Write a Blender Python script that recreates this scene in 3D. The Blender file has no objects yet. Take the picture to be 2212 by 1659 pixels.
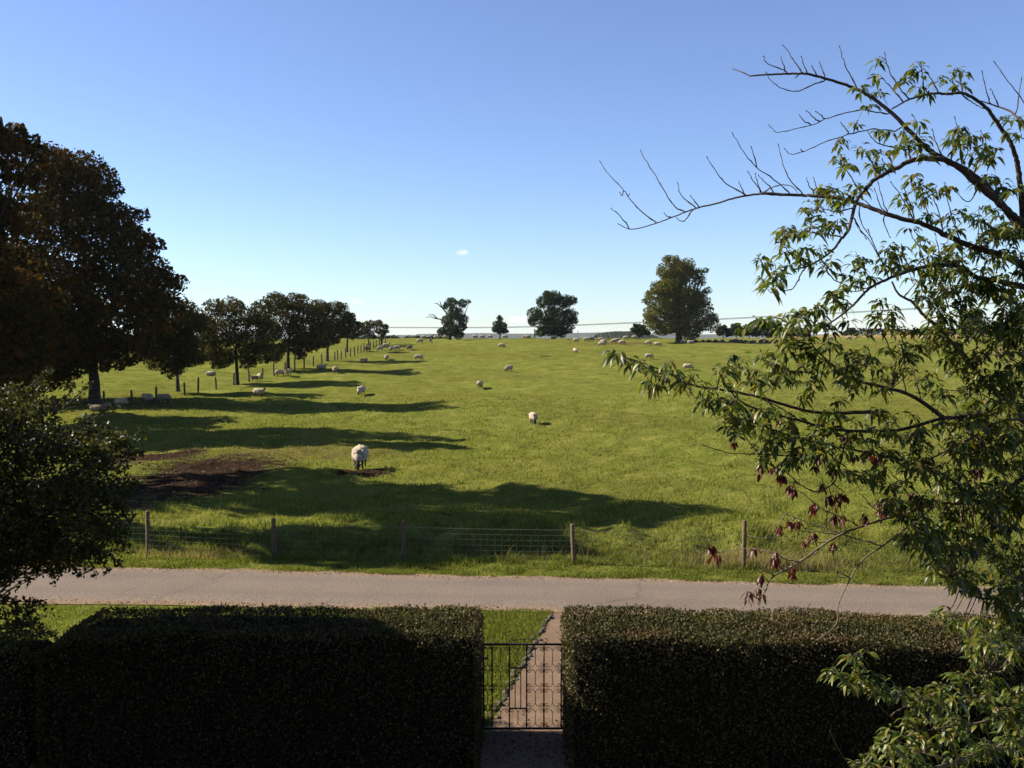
import bpy, math, random
import numpy as np
from mathutils import Vector, Matrix

SC = bpy.context.scene
COL = SC.collection
RNG = np.random.default_rng(7)
random.seed(7)

# ------------------------------------------------------------------ camera geometry
CAM = np.array([0.0, 0.0, 4.8])
FPX = 1995.0
CX, CY = 1106.0, 829.5
PITCH = math.atan(104.5 / FPX)
FW = np.array([0, math.cos(PITCH), -math.sin(PITCH)])
UP = np.array([0, math.sin(PITCH), math.cos(PITCH)])
RT = np.array([1.0, 0, 0])
SUN_EL, SUN_AZ = math.radians(34), math.radians(9)
SUN = np.array([-math.cos(SUN_EL) * math.cos(SUN_AZ), math.cos(SUN_EL) * math.sin(SUN_AZ), math.sin(SUN_EL)])


def P(px, py, d):
    v = FW + RT * ((px - CX) / FPX) + UP * ((CY - py) / FPX)
    return CAM + v * (d / v[1])


# ------------------------------------------------------------------ ground height
def smooth(a, b, x):
    t = np.clip((x - a) / (b - a), 0, 1)
    return t * t * (3 - 2 * t)


_Y = np.array([-80, 19.55, 20.0, 20.7, 21.4, 22.4, 25, 30, 35, 45, 55, 70, 85, 100, 115, 130, 150, 165, 180, 200, 260, 400, 700, 7000])
_Z = np.array([0, 0, -.10, -.55, -.38, .03, -.10, -.30, -.40, -.48, -.50, -.30, .10, .90, 1.65, 2.45, 3.45, 3.98, 4.15, 4.0, 1.5, -8, -16, -16])
_Zr = np.array([0, 0, -.10, -.55, -.38, .03, -.10, -.30, -.40, -.48, -.50, -.30, .10, .90, 1.65, 2.45, 3.45, 3.95, 4.25, 4.55, 5.05, 0, -16, -16])


def _waves(seed, n, lam):
    r = np.random.default_rng(seed)
    a = r.uniform(0, 2 * math.pi, n)
    k = 2 * math.pi / (lam * r.uniform(.6, 1.6, n))
    return np.cos(a) * k, np.sin(a) * k, r.uniform(0, 6.28, n)


_W = [(_waves(1, 9, 1.7), .030), (_waves(2, 7, 6.0), .075), (_waves(3, 6, 17.0), .13), (_waves(4, 9, 1.15), .055)]


def ground(x, y):
    x = np.asarray(x, float)
    y = np.asarray(y, float)
    z = np.interp(y, _Y, _Z)
    zr = np.interp(y, _Y, _Zr)
    s = smooth(.2, .36, x / np.maximum(y, 1))
    z = z * (1 - s) + zr * s
    m = smooth(20.2, 23, y)
    m2 = smooth(26, 45, y) * (1 - .6 * smooth(110, 160, y))
    m3 = 1 - smooth(80, 150, y)
    m4 = smooth(19.7, 20.5, y) * (1 - .85 * smooth(22.3, 26, y)) * (y < 40)
    for (w, amp), mm in zip(_W, (m * m3, m, m2, m4)):
        kx, ky, ph = w
        n = np.zeros_like(z)
        for a, b, c in zip(kx, ky, ph):
            n = n + np.sin(a * x + b * y + c)
        z = z + mm * amp * n / math.sqrt(len(kx)) * 1.3
    return z


def gp(px, py, default=168.0):
    """ground point seen at a pixel"""
    v = FW + RT * ((px - CX) / FPX) + UP * ((CY - py) / FPX)
    t = np.concatenate([np.arange(6, 60, .05), np.arange(60, 320, .2)])
    pts = CAM + v[None] * (t / v[1])[:, None]
    g = ground(pts[:, 0], pts[:, 1])
    i = np.nonzero(pts[:, 2] < g)[0]
    if len(i) == 0:
        p = P(px, py, default)
        return np.array([p[0], default, float(ground(p[0], default))])
    p = pts[i[0]]
    return np.array([p[0], p[1], g[i[0]]])


# ------------------------------------------------------------------ object helpers
def tag(o, label=None, cat=None, group=None, kind=None):
    if label: o['label'] = label
    if cat: o['category'] = cat
    if group: o['group'] = group
    if kind: o['kind'] = kind
    return o


def mesh_np(name, V, polys, mats=(), midx=None, smooth_shade=False, parent=None, loc=None):
    """polys: list of int arrays (n,k)"""
    V = np.asarray(V, np.float32)
    polys = [np.asarray(p, np.int32) for p in polys if len(p)]
    me = bpy.data.meshes.new(name)
    me.vertices.add(len(V))
    me.vertices.foreach_set('co', V.ravel())
    nl = sum(p.size for p in polys)
    npoly = sum(len(p) for p in polys)
    me.loops.add(nl)
    me.polygons.add(npoly)
    me.loops.foreach_set('vertex_index', np.concatenate([p.ravel() for p in polys]))
    tot = np.concatenate([np.full(len(p), p.shape[1], np.int32) for p in polys])
    st = np.concatenate([[0], np.cumsum(tot)[:-1]]).astype(np.int32)
    me.polygons.foreach_set('loop_start', st)
    me.polygons.foreach_set('loop_total', tot)
    for m in mats:
        me.materials.append(m)
    if midx is not None:
        me.polygons.foreach_set('material_index', np.asarray(midx, np.int32))
    if smooth_shade:
        me.polygons.foreach_set('use_smooth', np.ones(npoly, bool))
    me.update(calc_edges=True)
    me.validate()
    o = bpy.data.objects.new(name, me)
    COL.objects.link(o)
    if parent: o.parent = parent
    if loc is not None: o.location = loc
    return o


def empty(name, loc=(0, 0, 0), rz=0):
    o = bpy.data.objects.new(name, None)
    o.empty_display_size = .2
    COL.objects.link(o)
    o.location = loc
    o.rotation_euler = (0, 0, rz)
    return o


class MB:
    """collects quads / tris with a material index"""
    def __init__(s):
        s.V = []; s.n = 0; s.Q = []; s.T = []; s.qm = []; s.tm = []

    def add(s, V, Q=None, T=None, m=0):
        V = np.asarray(V, float).reshape(-1, 3)
        if Q is not None and len(Q):
            Q = np.asarray(Q) + s.n; s.Q.append(Q); s.qm.append(np.full(len(Q), m))
        if T is not None and len(T):
            T = np.asarray(T) + s.n; s.T.append(T); s.tm.append(np.full(len(T), m))
        s.V.append(V); s.n += len(V)
        return s

    def tube(s, pts, rad, sides=5, m=0, cap=True):
        pts = np.asarray(pts, float)
        k = len(pts)
        rad = np.broadcast_to(np.asarray(rad, float), (k,))
        tan = np.gradient(pts, axis=0)
        tan /= np.linalg.norm(tan, axis=1)[:, None] + 1e-12
        ref = np.array([0, 0, 1.0]) if abs(tan[:, 2]).mean() < .8 else np.array([1.0, 0, 0])
        a = np.cross(tan, ref); a /= np.linalg.norm(a, axis=1)[:, None] + 1e-12
        b = np.cross(tan, a)
        th = np.arange(sides) / sides * 2 * math.pi
        ring = a[:, None] * np.cos(th)[None, :, None] + b[:, None] * np.sin(th)[None, :, None]
        V = pts[:, None] + ring * rad[:, None, None]
        i = np.arange(k - 1)[:, None] * sides
        j = np.arange(sides)[None]
        j2 = (j + 1) % sides
        Q = np.stack([i + j, i + j2, i + sides + j2, i + sides + j], -1).reshape(-1, 4)
        V = V.reshape(-1, 3)
        T = []
        if cap:
            V = np.vstack([V, pts[0], pts[-1]])
            c0, c1 = k * sides, k * sides + 1
            for q in range(sides):
                T.append((c0, (q + 1) % sides, q))
                T.append((c1, (k - 1) * sides + q, (k - 1) * sides + (q + 1) % sides))
        s.add(V, Q, T, m)
        return s

    def box(s, lo, hi, m=0):
        x0, y0, z0 = lo; x1, y1, z1 = hi
        V = [(x0, y0, z0), (x1, y0, z0), (x1, y1, z0), (x0, y1, z0), (x0, y0, z1), (x1, y0, z1), (x1, y1, z1), (x0, y1, z1)]
        Q = [(0, 3, 2, 1), (4, 5, 6, 7), (0, 1, 5, 4), (1, 2, 6, 5), (2, 3, 7, 6), (3, 0, 4, 7)]
        return s.add(V, Q, m=m)

    def build(s, name, mats, parent=None, smooth_shade=False, loc=None):
        if not isinstance(mats, (list, tuple)): mats = [mats]
        V = np.vstack(s.V)
        polys, mi = [], []
        if s.Q: polys.append(np.vstack(s.Q)); mi.append(np.concatenate(s.qm))
        if s.T: polys.append(np.vstack(s.T)); mi.append(np.concatenate(s.tm))
        if loc is not None: V = V - np.asarray(loc, float)
        return mesh_np(name, V, polys, mats, np.concatenate(mi), smooth_shade, parent, loc)


def catmull(pts, sub=6):
    pts = np.asarray(pts, float)
    if len(pts) < 3:
        t = np.linspace(0, 1, sub + 1)[:, None]
        return pts[0] * (1 - t) + pts[-1] * t
    p = np.vstack([2 * pts[0] - pts[1], pts, 2 * pts[-1] - pts[-2]])
    out = []
    for i in range(1, len(p) - 2):
        t = np.linspace(0, 1, sub, endpoint=False)[:, None]
        a, b, c, d = p[i - 1], p[i], p[i + 1], p[i + 2]
        out.append(.5 * (2 * b + (c - a) * t + (2 * a - 5 * b + 4 * c - d) * t ** 2 + (3 * b - a - 3 * c + d) * t ** 3))
    out.append(pts[-1:])
    return np.vstack(out)


def unit(v):
    return v / (np.linalg.norm(v, axis=-1, keepdims=True) + 1e-12)


def rand_dirs(n, rng=RNG):
    return unit(rng.normal(size=(n, 3)))


def pnoise(p, lam, seed):
    r = np.random.default_rng(seed)
    v = np.zeros(len(p))
    for _ in range(6):
        k = rand_dirs(1, r)[0] * 2 * math.pi / (lam * r.uniform(.6, 1.5))
        v += np.sin(p @ k + r.uniform(0, 6.28))
    return v / 2.45


def leaf_quads(c, L, w, axis=None, rng=RNG, fold=.25):
    """diamond leaf cards: base, side, tip, side; centre c"""
    n = len(c)
    a = rand_dirs(n, rng) if axis is None else unit(axis)
    s = unit(np.cross(a, rand_dirs(n, rng)))
    nn = np.cross(a, s)
    L = np.broadcast_to(L, (n,))[:, None]
    w = np.broadcast_to(w, (n,))[:, None]
    f = fold * rng.uniform(-1, 1, (n, 1)) * w
    V = np.stack([c - a * L * .5, c + s * w * .5 + nn * f - a * L * .06, c + a * L * .5, c - s * w * .5 + nn * f - a * L * .06], 1)
    Q = np.arange(n * 4).reshape(n, 4)
    return V.reshape(-1, 3), Q


# ------------------------------------------------------------------ materials
class NT:
    def __init__(s, name):
        s.m = bpy.data.materials.new(name)
        s.m.use_nodes = True
        s.t = s.m.node_tree
        s.t.nodes.clear()
        s.out = s.n('ShaderNodeOutputMaterial')

    def n(s, ty, **kw):
        nd = s.t.nodes.new(ty)
        for k, v in kw.items():
            if k == 'inp':
                for a, b in v.items():
                    nd.inputs[a].default_value = b
            else:
                setattr(nd, k, v)
        return nd

    def l(s, a, b):
        s.t.links.new(a, b)

    def noise(s, vec, scale, detail=4, rough=.55, dist=0):
        nd = s.n('ShaderNodeTexNoise', inp={'Scale': scale, 'Detail': detail, 'Roughness': rough, 'Distortion': dist})
        if vec is not None: s.l(vec, nd.inputs['Vector'])
        return nd.outputs['Fac']

    def ramp(s, fac, stops, interp='LINEAR'):
        nd = s.n('ShaderNodeValToRGB')
        cr = nd.color_ramp
        cr.interpolation = interp
        while len(cr.elements) < len(stops): cr.elements.new(.5)
        for e, (p, c) in zip(cr.elements, stops):
            e.position = p
            e.color = (*c, 1) if len(c) == 3 else c
        s.l(fac, nd.inputs['Fac'])
        return nd.outputs['Color']

    def math(s, op, a, b=None, clamp=False):
        nd = s.n('ShaderNodeMath', operation=op)
        nd.use_clamp = clamp
        for i, v in enumerate((a, b)):
            if v is None: continue
            if isinstance(v, (int, float)): nd.inputs[i].default_value = v
            else: s.l(v, nd.inputs[i])
        return nd.outputs[0]

    def mix(s, fac, a, b, blend='MIX'):
        nd = s.n('ShaderNodeMix', data_type='RGBA', blend_type=blend)
        for i, v in ((0, fac), (6, a), (7, b)):
            if isinstance(v, (int, float)): nd.inputs[i].default_value = v
            elif isinstance(v, tuple): nd.inputs[i].default_value = (*v, 1)
            else: s.l(v, nd.inputs[i])
        return nd.outputs[2]

    def pos(s):
        return s.n('ShaderNodeNewGeometry').outputs['Position']

    def obj(s):
        return s.n('ShaderNodeTexCoord').outputs['Object']

    def bsdf(s, color, rough=.8, bump=None, bstr=.3, bdist=.05, spec=.3, trans=None, tfac=.3, sheen=0):
        b = s.n('ShaderNodeBsdfPrincipled', inp={'Roughness': rough if isinstance(rough, (int, float)) else .5, 'Specular IOR Level': spec})
        if not isinstance(rough, (int, float)): s.l(rough, b.inputs['Roughness'])
        if isinstance(color, tuple): b.inputs['Base Color'].default_value = (*color, 1)
        else: s.l(color, b.inputs['Base Color'])
        if bump is not None:
            bn = s.n('ShaderNodeBump', inp={'Strength': bstr, 'Distance': bdist})
            s.l(bump, bn.inputs['Height'])
            s.l(bn.outputs[0], b.inputs['Normal'])
        sh = b.outputs[0]
        if trans is not None:
            t = s.n('ShaderNodeBsdfTranslucent')
            if isinstance(trans, tuple): t.inputs[0].default_value = (*trans, 1)
            else: s.l(trans, t.inputs[0])
            mx = s.n('ShaderNodeMixShader', inp={0: tfac})
            s.l(sh, mx.inputs[1]); s.l(t.outputs[0], mx.inputs[2])
            sh = mx.outputs[0]
        s.l(sh, s.out.inputs[0])
        return s.m


def leaf_mat(name, cols, trans_mul=(1.6, 1.7, .8), tfac=.3, rough=.5, spec=.35, clump=None, clump_col=None):
    t = NT(name)
    r = t.n('ShaderNodeNewGeometry').outputs['Random Per Island']
    c = t.ramp(r, [(i / max(1, len(cols) - 1), k) for i, k in enumerate(cols)])
    if clump:
        nz = t.noise(t.pos(), clump, 2)
        f = t.math('MULTIPLY', t.math('SUBTRACT', nz, .5), 5, clamp=True)
        c = t.mix(f, c, t.mix(.55, c, clump_col))
    tr = t.mix(1.0, c, trans_mul, 'MULTIPLY')
    return t.bsdf(c, rough, spec=spec, trans=tr, tfac=tfac)


def bark_mat(name, a, b, scale=8):
    t = NT(name)
    nz = t.noise(t.obj(), scale, 5, .65, .6)
    c = t.ramp(nz, [(.3, a), (.7, b)])
    return t.bsdf(c, .9, bump=nz, bstr=.6, bdist=.02)


M = {}
# field / lawn ground
t = NT('grass_ground')
pos = t.pos()
big = t.noise(pos, .05, 3)
mid = t.noise(pos, .6, 4, .6)
fine = t.noise(pos, 3.6, 6, .72)
c = t.ramp(mid, [(.30, (.090, .106, .019)), (.5, (.126, .140, .026)), (.70, (.180, .180, .044))])
c = t.mix(t.math('MULTIPLY', t.math('SUBTRACT', big, .42), 4, clamp=True), c, t.mix(.5, c, (.10, .09, .02)))
c = t.mix(t.math('MULTIPLY', t.math('SUBTRACT', fine, .54), 4.0, clamp=True), c, t.mix(.85, c, (.014, .024, .003)))
tuft_shade = t.noise(pos, 1.25, 4, .62, .4)
c = t.mix(t.math('MULTIPLY', t.math('SUBTRACT', tuft_shade, .60), 9, clamp=True), c, t.mix(.7, c, (.020, .030, .005)))  # dark flecks: small shadows of grass tufts painted into the colour
sep = t.n('ShaderNodeSeparateXYZ'); t.l(pos, sep.inputs[0])
X, Y = sep.outputs[0], sep.outputs[1]
warp = t.math('ADD', t.math('MULTIPLY', t.math('SUBTRACT', t.noise(pos, .45, 5, .65), .5), 1.9), t.math('MULTIPLY', t.math('SUBTRACT', t.noise(pos, 2.6, 4, .7), .5), 1.3))


def blob(cx, cy, rx, ry, soft, ang=0.0):
    dx = t.math('SUBTRACT', X, cx); dy = t.math('SUBTRACT', Y, cy)
    ca, sa = math.cos(ang), math.sin(ang)
    u = t.math('DIVIDE', t.math('ADD', t.math('MULTIPLY', dx, ca), t.math('MULTIPLY', dy, sa)), rx)
    v = t.math('DIVIDE', t.math('SUBTRACT', t.math('MULTIPLY', dy, ca), t.math('MULTIPLY', dx, sa)), ry)
    d = t.math('SQRT', t.math('ADD', t.math('POWER', u, 2.0), t.math('POWER', v, 2.0)))
    d = t.math('ADD', d, warp)
    return t.math('MULTIPLY', t.math('SUBTRACT', 1.0, d), soft, clamp=True)


BLOBS = []
def dirt(px, py, wpx, hpy, col, soft, amt=1.0):
    global c
    a = gp(px, py); b0 = gp(px, py - hpy); b1 = gp(px, py + hpy)
    rx = wpx * a[1] / FPX; ry = (b0[1] - b1[1]) / 2
    BLOBS.append((a[0], (b0[1] + b1[1]) / 2, rx, ry))
    f = blob(a[0], (b0[1] + b1[1]) / 2, rx, ry, soft)
    c = t.mix(t.math('MULTIPLY', f, amt), c, col)


soil = t.ramp(t.noise(pos, 3, 5, .7), [(.3, (.012, .008, .0055)), (.7, (.048, .030, .019))])  # bare earth, its colour darkened further in place of missing tree shade
dry = t.ramp(t.noise(pos, 1.5, 4), [(.3, (.080, .062, .020)), (.7, (.125, .088, .036))])
dirt(640, 975, 330, 26, dry, 1.2, .75)
dirt(385, 1045, 215, 62, soil, 2.2)
dirt(330, 990, 110, 18, soil, 2.5)
dirt(785, 1023, 78, 9, soil, 3)
dirt(250, 1095, 70, 14, soil, 2)
dirt(350, 878, 300, 9, dry, 2, .8)
dirt(1345, 742, 120, 3.5, dry, 2, .9)
dirt(1640, 741, 210, 4, dry, 1.5, .8)
dirt(1180, 770, 18, 2, soil, 2, .8)
# dry upper strip on the far right rise
f = t.math('MULTIPLY', t.math('MULTIPLY', t.math('SUBTRACT', Y, 178), .05, clamp=True), t.math('MULTIPLY', t.math('SUBTRACT', X, 40), .04, clamp=True))
c = t.mix(t.math('MULTIPLY', f, .85), c, (.25, .165, .072))
bh = t.math('ADD', t.math('MULTIPLY', t.noise(pos, 2.2, 6, .7), .8), t.math('MULTIPLY', t.noise(pos, 14, 3, .7), .35))
M['ground'] = t.bsdf(c, .95, bump=bh, bstr=1.0, bdist=.30, spec=0)

# road
t = NT('road_asphalt')
uv = t.n('ShaderNodeTexCoord').outputs['UV']
sep = t.n('ShaderNodeSeparateXYZ'); t.l(uv, sep.inputs[0])
v = sep.outputs[1]
pos = t.pos()
n1 = t.noise(pos, 26, 5, .85)
n2 = t.noise(pos, 1.1, 5, .65)
c = t.ramp(n1, [(.30, (.052, .041, .033)), (.5, (.122, .096, .076)), (.70, (.235, .19, .15))])
c = t.mix(t.math('MULTIPLY', t.math('SUBTRACT', n2, .40), 2.4, clamp=True), c, t.mix(.45, c, (.165, .125, .092)))
n3 = t.noise(pos, .35, 3, .6)
c = t.mix(t.math('MULTIPLY', t.math('SUBTRACT', n3, .52), 6, clamp=True), c, t.mix(.3, c, (.07, .058, .05)))
vor = t.n('ShaderNodeTexVoronoi', feature='DISTANCE_TO_EDGE', inp={'Scale': .55})
wv = t.n('ShaderNodeTexNoise', inp={'Scale': 1.8, 'Detail': 4})
t.l(pos, wv.inputs['Vector'])
t.l(t.mix(.25, pos, wv.outputs['Color']), vor.inputs['Vector'])
ck = t.math('MULTIPLY', t.math('SUBTRACT', .012, vor.outputs['Distance']), 60, clamp=True)
c = t.mix(t.math('MULTIPLY', ck, t.math('MULTIPLY', t.math('SUBTRACT', n3, .45), 5, clamp=True)), c, (.045, .036, .03))
edge = t.math('ABSOLUTE', t.math('SUBTRACT', v, .5))
edge = t.math('ADD', edge, t.math('MULTIPLY', t.math('SUBTRACT', t.noise(pos, 2.5, 4, .6), .5), .16))
gr = t.ramp(t.noise(pos, 40, 4, .8), [(.3, (.12, .072, .040)), (.7, (.26, .175, .105))])
c = t.mix(t.math('MULTIPLY', t.math('SUBTRACT', edge, .35), 6, clamp=True), c, gr)
# faint darker wheel tracks
wt = t.math('ABSOLUTE', t.math('SUBTRACT', t.math('ABSOLUTE', t.math('SUBTRACT', v, .52)), .2))
c = t.mix(t.math('MULTIPLY', t.math('SUBTRACT', .12, wt), 2.2, clamp=True), c, (.085, .069, .058))
M['road'] = t.bsdf(c, .85, bump=n1, bstr=.6, bdist=.012, spec=.12)

# path
t = NT('path_concrete')
pos = t.pos()
n1 = t.noise(pos, 30, 5, .8); n2 = t.noise(pos, 2.2, 5, .65)
c = t.ramp(n1, [(.3, (.080, .053, .035)), (.7, (.165, .112, .076))])
c = t.mix(t.math('MULTIPLY', t.math('SUBTRACT', n2, .45), 4, clamp=True), c, t.mix(.5, c, (.20, .142, .10)))
br = t.n('ShaderNodeTexBrick', inp={'Scale': 1.0, 'Mortar Size': .012, 'Brick Width': 4.0, 'Row Height': 1.55, 'Color1': (0, 0, 0, 1), 'Color2': (0, 0, 0, 1), 'Mortar': (1, 1, 1, 1)})
t.l(pos, br.inputs['Vector'])
c = t.mix(t.math('MULTIPLY', br.outputs['Color'], .22), c, (.03, .024, .018))
M['path'] = t.bsdf(c, .9, bump=n1, bstr=.4, bdist=.01, spec=.05)


def grass_mat(name, cols):
    t = NT(name)
    r = t.n('ShaderNodeNewGeometry').outputs['Random Per Island']
    c = t.ramp(r, [(i / (len(cols) - 1), k) for i, k in enumerate(cols)])
    nz = t.noise(t.pos(), .9, 3)
    c = t.mix(t.math('MULTIPLY', t.math('SUBTRACT', nz, .5), 3, clamp=True), c, t.mix(.5, c, (.10, .088, .02)))
    return t.bsdf(c, .8, spec=.03, trans=t.mix(1.0, c, (1.5, 1.6, .6), 'MULTIPLY'), tfac=.4)


M['lawn'] = grass_mat('lawn_blades', [(.048, .062, .011), (.082, .098, .018), (.112, .126, .027), (.155, .15, .045)])
M['rough'] = grass_mat('rough_blades', [(.050, .064, .012), (.098, .113, .021), (.144, .150, .033), (.21, .185, .065)])
M['straw'] = grass_mat('straw_blades', [(.16, .12, .06), (.24, .19, .10)])

M['bark_dark'] = bark_mat('bark_dark', (.012, .009, .007), (.035, .028, .021), 3)
M['bark_cherry'] = bark_mat('bark_cherry', (.022, .014, .010), (.07, .048, .036), 14)
M['bark_pale'] = bark_mat('bark_pale', (.07, .05, .033), (.16, .12, .085), 10)  # paler copy of the cherry bark, paints sunlight on the thick stem
M['leaf_autumn'] = leaf_mat('leaf_autumn', [(.010, .012, .0022), (.018, .019, .0030), (.030, .022, .0042), (.085, .034, .007)], clump=.5, clump_col=(.090, .036, .008), tfac=.25, spec=.06, rough=.8)
M['leaf_row'] = leaf_mat('leaf_row', [(.014, .017, .0032), (.027, .028, .0050), (.042, .035, .0080), (.056, .038, .0100)], clump=.5, clump_col=(.0450, .0300, .0150), tfac=.25, spec=.06, rough=.8)
M['leaf_oak'] = leaf_mat('leaf_oak', [(.011, .021, .0055), (.018, .031, .0075), (.027, .040, .0100)], tfac=.22, spec=.06, rough=.8)
M['leaf_olive'] = leaf_mat('leaf_olive', [(.036, .043, .007), (.062, .068, .012), (.095, .090, .020), (.12, .10, .030)], tfac=.22, spec=.06, rough=.8)
M['leaf_shrub'] = leaf_mat('leaf_shrub', [(.0193, .0165, .0099), (.0330, .0231, .0143), (.0275, .0275, .0110)], tfac=.2, spec=.06, rough=.8)
M['leaf_garden'] = leaf_mat('leaf_garden', [(.012, .015, .004), (.023, .026, .006), (.040, .040, .009), (.07, .056, .015)], tfac=.35, rough=.5, spec=.22)
M['leaf_hedge'] = leaf_mat('leaf_hedge', [(.012, .016, .005), (.030, .033, .010), (.060, .054, .020), (.12, .088, .045)], tfac=.15, rough=.6, spec=.08, clump=1.7, clump_col=(.0825, .0468, .0248))
M['leaf_cherry'] = leaf_mat('leaf_cherry', [(.020, .036, .006), (.038, .058, .008), (.060, .080, .011), (.10, .112, .016), (.14, .11, .02)], tfac=.4, rough=.42, spec=.35)
M['leaf_red'] = leaf_mat('leaf_red', [(.035, .006, .005), (.065, .011, .008), (.10, .028, .017)], trans_mul=(1.7, .8, .8), tfac=.3, rough=.45)
t = NT('hedge_core'); M['hedge_core'] = t.bsdf((.008, .008, .006), 1.0, spec=0)
t = NT('fleece_wool')
nz = t.noise(t.obj(), 14, 4, .7)
c = t.ramp(nz, [(.3, (.26, .215, .15)), (.7, (.40, .34, .26))])
c = t.mix(t.math('MULTIPLY', t.math('SUBTRACT', t.noise(t.pos(), 2.6, 3), .45), 3, clamp=True), c, t.mix(.5, c, (.20, .15, .095)))
M['wool'] = t.bsdf(c, .95, bump=nz, bstr=.8, bdist=.05, spec=.05)
t = NT('fleece_dark_and_shaded')  # darker wool for brown sheep; also paints shade onto sheep in shadow
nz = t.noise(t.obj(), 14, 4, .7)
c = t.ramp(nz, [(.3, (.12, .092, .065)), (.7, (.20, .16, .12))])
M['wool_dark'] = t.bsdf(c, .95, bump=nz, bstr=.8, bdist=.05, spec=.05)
t = NT('sheep_skin'); M['sheepskin'] = t.bsdf((.018, .013, .010), .8)
t = NT('post_wood')
nz = t.noise(t.obj(), 12, 5, .7, 1.0)
M['post'] = t.bsdf(t.ramp(nz, [(.3, (.055, .038, .020)), (.7, (.13, .092, .052))]), .9, bump=nz, bstr=.5, bdist=.01)
t = NT('old_post_wood')
nz = t.noise(t.obj(), 12, 5, .7, 1.0)
M['oldpost'] = t.bsdf(t.ramp(nz, [(.3, (.02, .015, .011)), (.7, (.045, .036, .026))]), .9)
t = NT('galvanised_wire'); M['wire'] = t.bsdf((.14, .135, .115), .5, spec=.5)
t = NT('power_cable'); M['cable'] = t.bsdf((.012, .012, .013), .9, spec=.05)
t = NT('wrought_iron')
nz = t.noise(t.obj(), 40, 3)
M['iron'] = t.bsdf(t.ramp(nz, [(.4, (.010, .009, .009)), (.75, (.035, .022, .016))]), .55, spec=.5)
t = NT('edging_stone')
nz = t.noise(t.obj(), 9, 4, .7)
M['stone'] = t.bsdf(t.ramp(nz, [(.3, (.035, .028, .02)), (.7, (.10, .078, .06))]), .9, bump=nz, bstr=.6, bdist=.02)
t = NT('boundary_boards')
nz = t.noise(t.obj(), 5, 4, .7)
M['boards'] = t.bsdf(t.ramp(nz, [(.3, (.012, .009, .006)), (.7, (.026, .019, .013))]), .9)
t = NT('far_hill')
nz = t.noise(t.pos(), .012, 4, .6)
M['hill'] = t.bsdf(t.ramp(nz, [(.40, (.014, .02, .009)), (.52, (.020, .028, .012)), (.66, (.035, .045, .018))]), 1.0, spec=0)
t = NT('fallen_leaf')
r = t.n('ShaderNodeNewGeometry').outputs['Random Per Island']
M['fallen'] = t.bsdf(t.ramp(r, [(0, (.03, .017, .009)), (.6, (.08, .046, .023)), (1, (.15, .10, .055))]), .8)


# ------------------------------------------------------------------ ground, road, path
def build_ground():
    ys = np.concatenate([np.arange(-12, 19, 1.0), np.arange(19, 26, .13), np.arange(26, 60, .4), np.arange(60, 210, 1.2), np.geomspace(210, 6000, 50)])
    us = np.linspace(-1, 1, 251)
    us = np.sign(us) * (.55 * np.abs(us) + .45 * np.abs(us) ** 3)
    hw = .95 * np.maximum(ys, 0) + 26
    Xg = us[None] * hw[:, None]
    Yg = np.repeat(ys[:, None], len(us), 1)
    Zg = ground(Xg, Yg) - .004
    n, k = Xg.shape
    V = np.stack([Xg, Yg, Zg], -1).reshape(-1, 3)
    i = np.arange(n - 1)[:, None] * k; j = np.arange(k - 1)[None]
    Q = np.stack([i + j, i + j + 1, i + k + j + 1, i + k + j], -1).reshape(-1, 4)
    o = mesh_np('field', V, [Q], [M['ground']], smooth_shade=True)
    tag(o, 'green sheep pasture rising gently to a bare crest', 'field', kind='structure')


build_ground()


def road_far(x): return 18.2 - .0901 * x + .05 * np.sin(x * .9) + .03 * np.sin(x * 3.1)
def road_near(x): return 15.82 - .058 * x + .04 * np.sin(x * 1.1 + 2)


xs = np.linspace(-40, 40, 161)
vs = np.linspace(0, 1, 9)
yn, yf = road_near(xs), road_far(np.clip(xs, -40, 14))
V = np.stack([np.repeat(xs[:, None], 9, 1), yn[:, None] * (1 - vs) + yf[:, None] * vs, np.repeat((.012 + .03 * np.sin(math.pi * vs))[None], 161, 0)], -1).reshape(-1, 3)
i = np.arange(160)[:, None] * 9; j = np.arange(8)[None]
Q = np.stack([i + j, i + 9 + j, i + 9 + j + 1, i + j + 1], -1).reshape(-1, 4)
road = mesh_np('road', V, [Q], [M['road']], smooth_shade=True)
uvl = road.data.uv_layers.new(name='UVMap')
li = np.empty(len(road.data.loops), np.int32); road.data.loops.foreach_get('vertex_index', li)
uv = np.stack([V[li][:, 0], vs[li % 9]], -1).astype(np.float32)
uvl.data.foreach_set('uv', uv.ravel())
tag(road, 'narrow grey-pink country lane with sandy edges', 'road', kind='structure')


def path_left(y): return np.interp(y, [-3, 10.6, 11.1, 15.85], [-.38, -.36, -.27, .74])
def path_right(y): return np.interp(y, [-3, 10.6, 11.1, 15.85], [.82, .80, .80, 1.75])


ys = np.linspace(-3, 15.84, 50)
V = []
for y in ys:
    for u in np.linspace(0, 1, 5):
        V.append((path_left(y) * (1 - u) + path_right(y) * u, y, .006))
i = np.arange(49)[:, None] * 5; j = np.arange(4)[None]
Q = np.stack([i + j, i + j + 1, i + 5 + j + 1, i + 5 + j], -1).reshape(-1, 4)
tag(mesh_np('path', V, [Q], [M['path']]), 'brownish concrete garden path running from the gate to the lane', 'path', kind='structure')

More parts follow.
